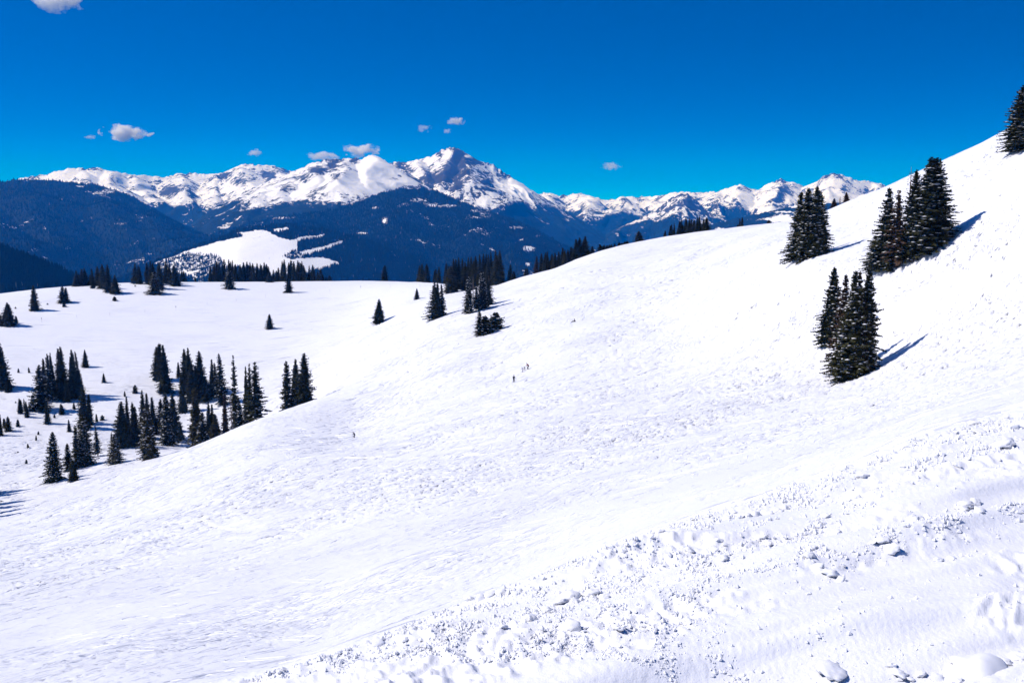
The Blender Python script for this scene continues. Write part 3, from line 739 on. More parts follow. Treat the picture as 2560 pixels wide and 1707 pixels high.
# ------------------------------------------------------------------ conifers
def needle_mat(name, dark, light, brown=0.0):
    m, n, b = new_mat(name)
    b.inputs['Roughness'].default_value = 0.7; b.inputs['Specular IOR Level'].default_value = 0.15
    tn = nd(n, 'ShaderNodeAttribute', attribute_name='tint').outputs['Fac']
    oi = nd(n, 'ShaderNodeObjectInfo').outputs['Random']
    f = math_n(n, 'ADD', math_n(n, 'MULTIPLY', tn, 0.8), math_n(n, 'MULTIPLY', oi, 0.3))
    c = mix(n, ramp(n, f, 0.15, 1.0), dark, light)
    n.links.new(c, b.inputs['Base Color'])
    return m
M_NEEDLE = needle_mat('spruce_needles', (0.006, 0.010, 0.005), (0.050, 0.050, 0.021))
M_OLIVE_LIT = needle_mat('olive_lit_needles', (0.020, 0.022, 0.010), (0.085, 0.075, 0.036))  # lighter needle copy, sunlit olive tone put into its colour
M_BROWN = needle_mat('browning_needles', (0.022, 0.016, 0.010), (0.090, 0.055, 0.034))
M_DEAD = needle_mat('dead_twigs', (0.050, 0.036, 0.032), (0.150, 0.110, 0.100))
M_BARK = plain('bark', (0.055, 0.042, 0.034), 0.9, 0.4, 6.0)
M_GREYBARK = plain('grey_bark', (0.16, 0.13, 0.12), 0.9, 0.35, 6.0)
M_PAD = clean_snow_mat('branch_snow')

def quads(vs, fs, tn, p, d, side, ln, w, t, sag=0.0):
    k = len(vs)
    mid = p + d * ln * 0.45
    vs += [p, mid + side * w * 0.5 + Vector((0, 0, -sag)), p + d * ln, mid - side * w * 0.5 + Vector((0, 0, -sag))]
    fs.append((k, k + 1, k + 2, k + 3)); tn += [t] * 4

def octa(vs, fs, c, rx, ry, rz):
    k = len(vs)
    vs += [c + Vector((rx, 0, 0)), c + Vector((0, ry, 0)), c + Vector((-rx, 0, 0)), c + Vector((0, -ry, 0)), c + Vector((0, 0, rz)), c + Vector((0, 0, -rz * 0.5))]
    for a in range(4):
        fs.append((k + a, k + (a + 1) % 4, k + 4)); fs.append((k + (a + 1) % 4, k + a, k + 5))

def tube(p0, p1, r0, r1, seg=7, vs=None, fs=None):
    vs = [] if vs is None else vs; fs = [] if fs is None else fs
    k = len(vs); d = (p1 - p0).normalized(); u = d.orthogonal().normalized(); w = d.cross(u)
    for p, r in ((p0, r0), (p1, r1)):
        for j in range(seg):
            a = 2 * math.pi * j / seg; vs.append(p + u * (r * math.cos(a)) + w * (r * math.sin(a)))
    for j in range(seg):
        fs.append((k + j, k + (j + 1) % seg, k + seg + (j + 1) % seg, k + seg + j))
    return vs, fs

def conifer(seed, H=16.0, R=2.7, bare=0.02, spacing=0.36, nbr=7, curve=0.85, gap=0.08, dens=1.0, snow=0.5, tops=1, core=0.58, ragged=0.2):
    """one spruce: crown mesh (drooping fans of twigs round a dark core), trunk mesh, snow-pad mesh"""
    rd = random.Random(seed)
    vs, fs, tn, sv, sf = [], [], [], [], []
    lean = [(rd.uniform(-0.03, 0.03), rd.uniform(-0.03, 0.03))]
    stems = [(0.0, 0.0, H, R)]
    for t in range(1, tops):
        a = rd.uniform(0, 6.28); stems.append((math.cos(a) * R * 0.42, math.sin(a) * R * 0.42, H * rd.uniform(0.88, 0.97), R * 0.8))
    sect = [rd.uniform(1 - ragged, 1 + ragged) for _ in range(9)]
    for (ox, oy, hh, rr) in stems:
        z = hh * bare + 0.25
        while z < hh * 0.985:
            f = z / hh
            prof = rr * ((1 - f) ** curve) * (0.80 + 0.20 * min(1, f / 0.10)) + 0.10
            lay = rd.uniform(0.84, 1.10)
            n = max(4, int(nbr * (0.55 + 0.6 * (1 - f)) + 0.5))
            a0 = rd.uniform(0, 6.28)
            for b in range(n):
                if rd.random() < gap: continue
                a = a0 + 6.283 * b / n + rd.uniform(-0.3, 0.3)
                L_ = prof * lay * rd.uniform(0.58, 1.14) * sect[int((a % 6.283) / 6.284 * 9)]
                el = 0.50 * f - 0.40 * (1 - f) + rd.uniform(-0.1, 0.1)
                dx, dy = math.cos(a), math.sin(a)
                side = Vector((-dy, dx, 0)); zz = z + rd.uniform(-0.28, 0.28)
                base_t = rd.uniform(0, 0.6)
                st = 0.34 / dens; s = 0.10 * L_
                sag_ = rd.uniform(0.12, 0.30); tipup = rd.uniform(0.06, 0.20)
                while s < L_:
                    q = s / L_
                    p = Vector((ox + dx * s, oy + dy * s, zz + s * math.tan(el) - sag_ * L_ * q * q + tipup * L_ * q ** 4))
                    tl = (0.36 + 0.44 * (1 - q)) * min(1.0, 0.40 + prof * 0.4) * rd.uniform(0.75, 1.25)
                    dr = Vector((dx, dy, math.tan(el) - 2 * sag_ * q + 4 * tipup * q ** 3)).normalized()
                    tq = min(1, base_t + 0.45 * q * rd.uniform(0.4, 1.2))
                    wq = 0.30 + 0.16 * (1 - abs(2 * q - 1))
                    rl = rd.uniform(-1.2, 1.2); sd_ = (side * math.cos(rl) + Vector((0, 0, 1)) * math.sin(rl)).normalized()
                    quads(vs, fs, tn, p, dr, sd_, tl * 0.7 + 0.10, wq * 1.1, tq, 0.05)
                    for sg in (-1, 1):
                        d2 = (dr * rd.uniform(0.4, 0.9) + side * sg + Vector((0, 0, rd.uniform(-0.7, -0.1)))).normalized()
                        rl = rd.uniform(-1.4, 1.4); sd_ = (d2.cross(Vector((0, 0, 1))).normalized() * math.cos(rl) + Vector((0, 0, 1)) * math.sin(rl)).normalized()
                        quads(vs, fs, tn, p, d2, sd_, tl, wq * 0.95, tq, 0.04)
                    if rd.random() < 0.75:
                        quads(vs, fs, tn, p, Vector((dx * 0.35 + rd.uniform(-.3, .3), dy * 0.35 + rd.uniform(-.3, .3), -1)).normalized(), side, tl * 0.75, wq, tq * 0.4)
                    s += st * rd.uniform(0.8, 1.2)
                if rd.random() < snow * (0.45 + 0.6 * (1 - f)) and L_ > 0.5:
                    q = rd.uniform(0.45, 0.92); s = q * L_
                    c = Vector((ox + dx * s, oy + dy * s, zz + s * math.tan(el) - sag_ * L_ * q * q + tipup * L_ * q ** 4 + 0.07))
                    sz = rd.uniform(0.14, 0.30)
                    octa(sv, sf, c, sz * rd.uniform(0.9, 1.8), sz * rd.uniform(0.9, 1.8), sz * 0.42)
            z += spacing * rd.uniform(0.75, 1.25) * (1.0 - 0.35 * f)
        # leader
        for k in range(5):
            quads(vs, fs, tn, Vector((ox, oy, hh * 0.975 + k * 0.02)), Vector((rd.uniform(-.25, .25), rd.uniform(-.25, .25), 1)).normalized(), Vector((1, 0, 0)), hh * 0.03, 0.10, 0.2)
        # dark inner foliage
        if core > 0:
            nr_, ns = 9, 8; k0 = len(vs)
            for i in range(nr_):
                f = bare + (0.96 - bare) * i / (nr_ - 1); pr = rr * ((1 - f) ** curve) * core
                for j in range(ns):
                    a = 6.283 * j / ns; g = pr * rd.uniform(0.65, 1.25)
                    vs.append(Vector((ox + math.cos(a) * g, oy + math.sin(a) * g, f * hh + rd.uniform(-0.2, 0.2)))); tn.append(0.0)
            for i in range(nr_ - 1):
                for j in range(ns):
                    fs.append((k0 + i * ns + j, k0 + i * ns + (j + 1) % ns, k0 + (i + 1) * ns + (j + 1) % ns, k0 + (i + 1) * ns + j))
    tv, tf = [], []
    for (ox, oy, hh, rr) in stems:
        rb = 0.012 * hh + 0.04
        tube(Vector((ox, oy, -1.2)), Vector((ox, oy, hh * 0.5)), rb, rb * 0.55, 8, tv, tf)
        tube(Vector((ox, oy, hh * 0.5)), Vector((ox, oy, hh * 0.97)), rb * 0.55, 0.015, 8, tv, tf)
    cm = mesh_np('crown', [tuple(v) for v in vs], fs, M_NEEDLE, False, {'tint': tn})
    tm = mesh_np('trunk', [tuple(v) for v in tv], tf, M_BARK, True)
    sm = mesh_np('branch_snow', [tuple(v) for v in sv], sf, M_PAD, True) if sf else None
    return dict(H=H, W=2 * R * 0.92, crown=cm, trunk=tm, snow=sm)

def snag(seed, H=14.0, R=1.3):
    rd = random.Random(seed); vs, fs, tn = [], [], []
    z = H * 0.12
    while z < H * 0.96:
        f = z / H; n = rd.randint(2, 5)
        for b in range(n):
            a = rd.uniform(0, 6.28); L_ = R * (1 - f) ** 0.7 * rd.uniform(0.4, 1.1) + 0.15
            d = Vector((math.cos(a), math.sin(a), rd.uniform(-0.35, 0.1))).normalized(); sd = Vector((-math.sin(a), math.cos(a), 0))
            quads(vs, fs, tn, Vector((0, 0, z)), d, sd, L_, 0.07, rd.random())
            for k in range(4):
                p = Vector((0, 0, z)) + d * L_ * rd.uniform(0.3, 0.9)
                quads(vs, fs, tn, p, (d + sd * rd.choice((-1, 1)) + Vector((0, 0, rd.uniform(-.6, .2)))).normalized(), Vector((0, 0, 1)), L_ * 0.4, 0.06, rd.random())
        z += 0.24
    tv, tf = tube(Vector((0, 0, -1)), Vector((0, 0, H * 0.6)), 0.20, 0.12)
    tube(Vector((0, 0, H * 0.6)), Vector((0, 0, H)), 0.12, 0.012, 7, tv, tf)
    cm = mesh_np('twigs', [tuple(v) for v in vs], fs, M_DEAD, False, {'tint': tn})
    tm = mesh_np('trunk', [tuple(v) for v in tv], tf, M_GREYBARK, True)
    return dict(H=H, W=2 * R * 0.9, crown=cm, trunk=tm, snow=None)

PROTO = {
    'S': [conifer(1, 16, 2.9), conifer(2, 16, 2.8, curve=0.75, ragged=0.3), conifer(3, 16, 3.0, curve=0.95, tops=2)],
    'N': [conifer(11, 16, 1.75, spacing=0.33, curve=0.8), conifer(12, 16, 1.7, spacing=0.34, curve=0.7, tops=2), conifer(13, 16, 1.8, spacing=0.34, curve=0.9, ragged=0.3)],
    'R': [conifer(21, 16, 2.3, spacing=0.42, gap=0.18, core=0.34, ragged=0.4, snow=0.35), conifer(22, 16, 2.4, spacing=0.44, gap=0.22, core=0.30, ragged=0.45, bare=0.12, snow=0.35)],
    'H': [conifer(31, 17, 3.3, spacing=0.34, nbr=9, gap=0.05, dens=1.15, ragged=0.28, snow=0.85, core=0.55), conifer(32, 17, 3.2, spacing=0.36, nbr=9, gap=0.08, dens=1.15, ragged=0.35, snow=0.85, core=0.52, curve=0.78), conifer(33, 17, 2.9, spacing=0.36, nbr=8, gap=0.08, dens=1.1, ragged=0.3, snow=0.8, core=0.52, curve=0.9)],
    'D': [snag(41), snag(42, 14, 0.9)],
    'B': [conifer(51, 4.0, 1.3, spacing=0.22, nbr=7, dens=1.5, snow=0.35, curve=0.6, bare=0.0), conifer(52, 4.0, 0.9, spacing=0.22, nbr=6, dens=1.5, snow=0.3, curve=0.8, bare=0.0)],
}
ORD = ['leftmost', 'second', 'third', 'fourth', 'fifth', 'sixth', 'seventh', 'eighth', 'ninth', 'tenth', 'eleventh', 'twelfth', 'thirteenth', 'fourteenth', 'fifteenth']
rt = random.Random(99)
NAMES = {'S': 'spruce_tree', 'N': 'fir_tree', 'R': 'ragged_spruce', 'H': 'snowy_spruce', 'D': 'dead_tree', 'B': 'young_spruce'}
WORD = {'S': 'dark spruce', 'N': 'slim dark fir', 'R': 'ragged thin spruce', 'H': 'snow flecked spruce', 'D': 'bare grey dead tree', 'B': 'small young spruce'}

def plant(x, ytop, ybase, w, kind='S', look=None, rr=None, var=None):
    """a tree whose foot is where the sight line meets the snow (or rr times the crest range, behind the roll)"""
    if rr is not None:
        az, _ = ray(x, ytop); az = float(az)
        us, ts, rc = knots(np.array([az]))
        r = rr * (float(rc[0]) if rr < 5 else 1.0)
        X, Y = r * math.sin(az), r * math.cos(az); Z = float(gz(X, Y)[0])
    else:
        X, Y, Z, r = hit(x, ybase)
    _, tt = ray(x, ytop)
    h = max(0.4, float(tt) * r - Z + 0.0)
    ps = PROTO[kind]; p = ps[rt.randrange(len(ps)) if var is None else var]
    sz = h / p['H']; sx = max(0.25 * sz, {'H': 1.24, 'R': 1.5}.get(kind, 1.30) * rt.uniform(0.92, 1.1) * w * r / FPX / p['W'])
    e = link(NAMES[kind], None, None, (X, Y, Z)); e.rotation_euler = (rt.gauss(0, .022), rt.gauss(0, .022), rt.uniform(0, 6.283))
    e.scale = (sx, sx, sz)
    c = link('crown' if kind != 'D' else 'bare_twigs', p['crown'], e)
    if look:
        c.material_slots[0].link = 'OBJECT'; c.material_slots[0].material = {'olive': M_OLIVE_LIT, 'brown': M_BROWN, 'dead': M_DEAD}[look]
    link('trunk', p['trunk'], e)
    if p['snow'] is not None and kind in 'HRB': link('branch_snow', p['snow'], e)['kind'] = 'stuff'
    return e, h

def clump(where, group, trees):
    """trees: (x, y top, y foot or None, width px[, kind, look, rr, var]) in photo pixels, sorted left to right for their labels"""
    trees = sorted(trees, key=lambda t: t[0]); n = len(trees); made = []
    for t in trees:
        made.append((t, *plant(*t)))
    hs_ = [m[2] for m in made]; hi, lo = max(hs_), min(hs_)
    for i, (t, e, h) in enumerate(made):
        k = t[4] if len(t) > 4 else 'S'; look = t[5] if len(t) > 5 else None
        word = WORD[k]
        if look == 'olive': word = 'olive lit ' + word.split()[-1]
        if look == 'brown': word = 'browning ' + word.split()[-1]
        size = 'tallest ' if (h == hi and n > 2) else ('shortest ' if (h == lo and n > 2) else '')
        if n == 1: lab = '%s %s' % (word, where)
        elif i == n - 1: lab = '%s%s, rightmost %s' % (size, word, where)
        elif i == 0: lab = '%s%s, leftmost %s' % (size, word, where)
        else: lab = '%s%s, %s from left %s' % (size, word, ORD[i], where)
        tag(e, lab, 'tree', group)

clump('in the clump at the left picture edge', 'trees at the left edge', [
    (-16, 862, 968, 40, 'S'), (8, 850, 972, 42, 'S'), (23, 948, 982, 13, 'S'), (46.5, 921, 934, 4, 'B'), (73, 919, 933, 4, 'B')])
clump('in the big dark left grove', 'left grove', [
    (103, 912, 1028, 36, 'R'), (113.5, 896, 1000, 18, 'N'), (124, 883, 1002, 22, 'R'), (135.5, 881, 990, 20, 'S'), (152, 871, 992, 22, 'N'), (160, 865, 999, 30, 'S'),
    (168, 944, 1003, 16, 'N', 'olive'), (182, 874, 996, 27, 'S'), (194, 880, 986, 14, 'N'), (199, 926, 994, 26, 'S'), (201, 877, 990, 16, 'R'), (214, 874, 917, 16, 'S')])
clump('below the big left grove', 'small trees below the left grove', [
    (39.5, 1003, 1011, 3, 'B'), (50, 995, 1037, 11, 'N'), (62.5, 996, 1032, 8, 'R'), (68, 1003, 1043, 10, 'N'), (74, 1007, 1028, 6, 'R'), (83, 986, 1030, 14, 'R'),
    (119, 998, 1059, 14, 'S'), (136.5, 1036, 1045, 4, 'B'), (154, 1009, 1037, 10, 'N'), (185.5, 1005, 1024, 7, 'N'), (260, 933, 958, 9, 'N'), (108, 985, 1031, 22, 'S')])
clump('at the left edge beside the saplings', 'small trees low at the left edge', [
    (2.5, 1036, 1089, 11, 'N'), (12, 1046, 1069, 8, 'B'), (21, 1040, 1079, 15, 'S'), (45, 1049, 1068, 7, 'B')])
clump('among tiny saplings on the left slope', 'tiny saplings', [
    (45, 1128, 1133, 3, 'B'), (66, 1148, 1158, 5, 'B'), (70, 1109, 1119, 4, 'B'), (90.5, 1088, 1101, 4, 'B'), (96, 1078, 1086, 4, 'B'), (173.5, 1049, 1079, 10, 'N')])
clump('in the tall left column of firs', 'left column of firs', [
    (136, 1078, 1206, 40, 'H'), (173.5, 1107, 1179, 22, 'R'), (185, 1148, 1204, 24, 'S'), (193, 1062, 1172, 24, 'R'), (211, 964, 1071, 30, 'S'), (213, 1036, 1166, 44, 'H'),
    (223, 986, 1062, 20, 'N'), (242, 1035, 1056, 6, 'B'), (245, 1067, 1142, 19, 'R'), (256, 1038, 1053, 8, 'B'), (279, 1080, 1102, 6, 'N')])
clump('in the grove at the gully rim', 'gully rim grove', [
    (288, 1085, 1159, 38, 'H', 'olive'), (307, 1003, 1120, 40, 'S'), (323, 992, 1112, 20, 'N'), (337, 1005, 1116, 22, 'N'), (363, 975, 1095, 30, 'S'), (376, 1008, 1147, 48, 'H', 'olive'),
    (386, 992, 1085, 22, 'N'), (404, 997, 1075, 24, 'R'), (420, 983, 1112, 42, 'H'), (437, 984, 1104, 36, 'S'), (452, 1055, 1098, 20, 'S')])
clump('on the snow left of the pair of spires', 'saplings above the gully', [(312, 978, 991, 4, 'B'), (338.5, 963, 985, 10, 'B')])
clump('in the dense middle grove', 'dense middle grove', [
    (400, 857, 951, 26, 'N'), (414, 863, 983, 36, 'S'), (447, 905, 946, 10, 'N'), (458, 930, 1030, 26, 'S'), (465, 871, 968, 28, 'S'), (476, 869, 980, 30, 'S'),
    (482, 905, 1005, 36, 'S'), (500, 877, 988, 34, 'S'), (512, 940, 1000, 40, 'S'), (530, 899, 992, 18, 'N'), (541, 906, 988, 20, 'R'), (556, 883, 1010, 28, 'R')])
clump('standing behind the snow roll', 'grove behind the snow roll', [
    (486, 969, None, 36, 'N', 'olive', 350), (519, 1004, None, 28, 'S', None, 352), (538, 1034, None, 28, 'N', 'olive', 345), (560, 984, None, 18, 'N', 'brown', 350),
    (581, 888, None, 25, 'R', None, 385), (577, 985, None, 14, 'D', None, 348), (613, 917, None, 24, 'S', None, 356), (621, 909, None, 26, 'R', None, 350), (638, 905, None, 44, 'R', None, 345), (505, 1030, None, 26, 'R', None, 340), (600, 1000, None, 22, 'R', None, 350)])
clump('in the tight trio on the roll', 'trio on the snow roll', [
    (716, 902, None, 38, 'R', None, 348, 0), (738, 897, None, 34, 'S', None, 352), (758, 882, None, 46, 'S', None, 345)])
clump('on the flat far left', 'lone trees on the flat at left', [
    (0, 783, 815, 14, 'S'), (19, 756, 815, 34, 'S'), (40, 789, 808, 7, 'N'), (87, 714, 776, 22, 'N', 'olive'), (157, 716, 757, 24, 'R'), (164, 719, 755, 14, 'N'), (160.5, 757, 768, 8, 'B'), (39, 767, 772, 3, 'B'), (119, 758, 763, 3, 'B'), (287, 742, 753, 9, 'B')])
clump('in the first row on the flat edge', 'first row on the flat edge', [
    (192.6, 677, 716, 20, 'S'), (206, 672, 715, 14, 'N', 'brown'), (214, 670, 715, 20, 'S'), (228, 686, 714, 10, 'N'), (233, 671, 721, 10, 'N'), (245, 665, 715, 19, 'S'), (253, 676, 722, 14, 'N', 'olive'), (260, 660, 722, 20, 'S'), (272, 661, 731, 20, 'S'), (289, 688, 734, 25, 'S')])
clump('in the second row on the flat edge', 'second row on the flat edge', [
    (338, 712, 718, 3, 'B'), (339, 659, 710, 20, 'S'), (347, 663, 710, 18, 'S'), (371, 657, 711, 18, 'S'), (381, 653, 712, 20, 'S'), (389, 678, 735, 32, 'H', 'olive'), (398, 656, 722, 22, 'S'), (417, 653, 710, 22, 'S'), (426, 661, 710, 18, 'S'), (439, 664, 715, 26, 'S'), (460, 677, 705, 16, 'S'), (489, 692, 705, 6, 'N')])
clump('in the left wood edge', 'wood on the flat edge, left part', [
    (524.5, 666, None, 12, 'S', None, 1.01), (533, 662, None, 14, 'S', 'olive', 1.01), (540, 653, None, 18, 'S', None, 1.02), (547.5, 656, None, 16, 'S', None, 1.01), (555, 660, None, 16, 'S', None, 1.02), (560, 648, None, 14, 'N', None, 1.04), (572, 649, None, 18, 'S', None, 1.03), (579, 650, None, 16, 'S', None, 1.02), (588, 660, None, 18, 'S', None, 1.01)])
clump('in the middle wood edge', 'wood on the flat edge, middle part', [
    (600, 661, None, 18, 'S', None, 1.01), (608, 656, None, 18, 'S', None, 1.02), (617, 654, None, 16, 'S', None, 1.03), (625, 656, None, 16, 'S', None, 1.02), (632, 658, None, 16, 'S', 'olive', 1.01), (643, 658, None, 18, 'S', None, 1.02), (651, 660, None, 16, 'S', None, 1.01), (659, 656, None, 18, 'S', None, 1.02), (666, 660, None, 16, 'S', None, 1.02), (671, 666, None, 14, 'S', None, 1.03), (675, 679, 706, 17, 'S')])
clump('in the right wood edge', 'wood on the flat edge, right part', [
    (683, 674, None, 9, 'N', None, 1.03), (691, 677, None, 12, 'N', None, 1.01), (695, 669, None, 11, 'N', None, 1.03), (705, 652, None, 16, 'S', None, 1.02), (710, 649, None, 17, 'S', None, 1.01), (722, 656, None, 15, 'S', None, 1.02), (726.5, 650, None, 15, 'N', None, 1.04), (734, 653, None, 16, 'S', None, 1.01), (743, 651, None, 20, 'S', None, 1.02)])
clump('in the sparse end of the wood', 'wood on the flat edge, sparse end', [
    (755, 653, None, 17, 'S', None, 1.02), (761, 663, None, 18, 'S', None, 1.01), (772, 663, None, 10, 'R', None, 1.02), (782, 662, None, 16, 'S', None, 1.01), (794, 677, None, 10, 'R', None, 1.02), (802, 674, None, 20, 'S', None, 1.01), (815, 692, None, 10, 'S', None, 1.01), (823, 688, None, 14, 'S', None, 1.01)])
clump('standing alone in front of the left wood', 'lone front tree', [(573.5, 671, 723, 26, 'H')])
clump('standing before the right wood', 'front pair', [(713, 727, 733, 7, 'B'), (722, 682, 733, 19, 'N')])
clump('alone on the open middle flat', 'lone tree on the flat', [(674.5, 785, 823, 18, 'S')])
clump('alone near the bowl centre', 'lone tree near the bowl', [(947, 748, 809, 33, 'S')])
clump('alone right of the bowl centre tree', 'lone small tree', [(1042.5, 721, 749, 16, 'S')])
clump('on the flat skyline above the bowl', 'skyline firs above the bowl', [
    (962, 663, None, 17, 'N', None, 1.01), (1048, 664, None, 20, 'S', None, 1.02), (1055, 659, None, 22, 'S', None, 1.01), (1067, 659, None, 20, 'S', None, 1.01), (1089.6, 672, None, 12, 'N', None, 1.03), (1096, 667, None, 18, 'S', None, 1.03), (1115, 658, None, 14, 'N', None, 1.03), (1123, 665, None, 12, 'N', None, 1.03)])
clump('in the pair of spires below the grove', 'spires below the grove', [(1083, 706, 799, 28, 'R', None, None, 0), (1097, 707, 794, 18, 'N'), (1106, 710, 790, 20, 'R', None, None, 0)])
clump('in the left half of the ridge grove', 'ridge grove, left half', [
    (1130, 664, 732, 36, 'S', 'olive'), (1135, 646, 726, 20, 'S'), (1148, 643, 724, 28, 'S'), (1157, 646, 722, 16, 'N'), (1164, 655, 726, 26, 'S'), (1170, 643, 720, 18, 'S'), (1178, 641, 720, 18, 'S'), (1184, 652, 724, 22, 'S')])
clump('in the right half of the ridge grove', 'ridge grove, right half', [
    (1191, 640, None, 20, 'S', None, 1.0), (1200, 636, None, 20, 'S', None, 1.0), (1207.5, 635, None, 20, 'S', None, 1.02), (1215, 635, None, 22, 'S', None, 1.01), (1222, 650, 716, 26, 'S'), (1229, 630, None, 22, 'S', None, 1.02), (1239.4, 626, None, 24, 'S', None, 1.01), (1250, 626, None, 30, 'S', None, 1.0), (1242, 640, 712, 30, 'S')])
clump('in the shadowed clump below the ridge grove', 'clump below the ridge grove', [
    (1172, 688, 783, 30, 'H'), (1183, 687, 760, 8, 'D', None, None, 1), (1190, 712, 778, 20, 'R'), (1206, 672, 773, 36, 'H'), (1220, 690, 762, 28, 'S'), (1222, 688, 750, 8, 'D', None, None, 1)])
clump('in the bushy pair below the shadowed clump', 'bushy pair', [(1199, 777, 838, 26, 'R', None, None, 0), (1213, 792, 834, 32, 'B', None, None, 0), (1240, 783, 824, 34, 'B', None, None, 0), (1192, 825, 842, 5, 'D', None, None, 1)])
clump('on the ridge right of the grove', 'ridge singles', [(1275, 661, None, 14, 'N', None, 1.02), (1284, 678, None, 17, 'S', None, 1.01), (1315, 670, None, 13, 'S', None, 1.01)])
clump('in the lower ridge row', 'lower ridge row', [
    (1340, 641, None, 13, 'N', 'brown', 1.01), (1354, 634, None, 18, 'S', None, 1.02), (1361, 635, None, 16, 'S', None, 1.01), (1369, 628, None, 18, 'S', None, 1.02), (1379, 634, None, 13, 'N', None, 1.03), (1382, 640, None, 10, 'N', 'olive', 1.0), (1388, 632, None, 16, 'S', None, 1.02), (1397, 629, None, 18, 'S', None, 1.02)])
clump('in the upper ridge row', 'upper ridge row', [
    (1406, 619, None, 15, 'N', None, 1.03), (1412, 625, None, 16, 'S', 'olive', 1.01), (1419, 624, None, 18, 'S', None, 1.02), (1429, 616, None, 15, 'N', None, 1.02), (1440, 617, None, 18, 'S', 'olive', 1.01), (1450, 594, None, 30, 'S', None, 1.01), (1463, 591, None, 28, 'S', None, 1.01), (1481, 615, None, 11, 'N', None, 1.02)])
clump('in the row of treetops over the ridge', 'treetops over the ridge', [
    (1499, 610, None, 13, 'S', None, 1.02), (1504, 615, None, 10, 'S', None, 1.02), (1510, 611, None, 11, 'S', None, 1.02), (1518, 612, None, 11, 'S', None, 1.02), (1524, 611, None, 11, 'S', None, 1.02), (1529, 610, None, 11, 'S', None, 1.03), (1536, 609, None, 11, 'S', None, 1.03), (1548, 606, None, 12, 'S', None, 1.02), (1555, 607, None, 11, 'S', None, 1.02), (1562, 603, None, 12, 'S', None, 1.02), (1568, 602, None, 12, 'S', None, 1.02), (1598, 578, None, 26, 'S', None, 1.02)])
clump('in the right skyline row', 'right skyline row', [
    (1663, 576, None, 7, 'N', None, 1.01), (1679, 561, None, 10, 'N', None, 1.01), (1686, 559, None, 9, 'N', None, 1.02), (1703, 550, None, 22, 'S', None, 1.01), (1715, 544, None, 17, 'S', None, 1.02), (1723, 546, None, 16, 'S', None, 1.01), (1735, 549, None, 17, 'S', None, 1.01), (1748, 541, None, 20, 'S', None, 1.01), (1759, 547, None, 14, 'S', None, 1.02), (1767, 544, None, 18, 'S', None, 1.01)])
clump('in the small group on the right skyline', 'small skyline group', [(1845, 561, None, 6, 'S', None, 1.01), (1850, 546, None, 6, 'N', None, 1.01), (1855, 543, None, 10, 'N', None, 1.01), (1922, 551, None, 12, 'S', None, 1.01)])
clump('on the skyline behind the four topped clump', 'brown skyline trees', [(2086, 496, None, 17, 'S', 'brown', 1.01), (2101, 490, None, 10, 'D', None, 1.01), (2118, 481, None, 18, 'S', 'brown', 1.01)])
clump('in the four topped clump on the right slope', 'four topped clump', [(1997, 480, 649, 58, 'H'), (2017, 471, 646, 58, 'H', None, None, 1), (2037, 466, 641, 62, 'H'), (2051, 477, 636, 52, 'H')])
clump('in the tallest clump on the right slope', 'tallest right clump', [
    (2187, 590, 674, 40, 'H'), (2216, 470, 673, 72, 'H', None, None, 2), (2245, 476, 670, 44, 'R', 'brown'), (2266, 417, 655, 40, 'D', None, None, 0), (2281, 425, 648, 62, 'H'), (2315, 393, 632, 104, 'H', None, None, 0), (2330, 396, 622, 92, 'H', None, None, 1), (2236, 468, 668, 14, 'D', None, None, 1)])
clump('in the lowest clump on the right slope', 'lowest right clump', [
    (2076, 667, 858, 68, 'H', None, None, 0), (2101, 686, 932, 56, 'H', 'brown', None, 2), (2118, 700, 938, 58, 'H', None, None, 1), (2126, 760, 941, 96, 'H', None, None, 0), (2135, 676, 940, 78, 'H', None, None, 2), (2144, 678, 936, 60, 'H', 'brown', None, 2), (2160, 672, 928, 62, 'H', None, None, 1)])
clump('at the top right picture corner', 'top right corner trees', [(2546, 214, 376, 74, 'H', None, None, 0), (2584, 196, 362, 84, 'H', None, None, 1)])
clump('just left of the picture, shadow on snow', 'trees left of the picture', [(-42, 1105, 1236, 46, 'S'), (-58, 1120, 1246, 56, 'S'), (-44, 1128, 1266, 50, 'S'), (-62, 1140, 1278, 60, 'S'), (-44, 1150, 1288, 50, 'S'), (-48, 1165, 1299, 52, 'S')])

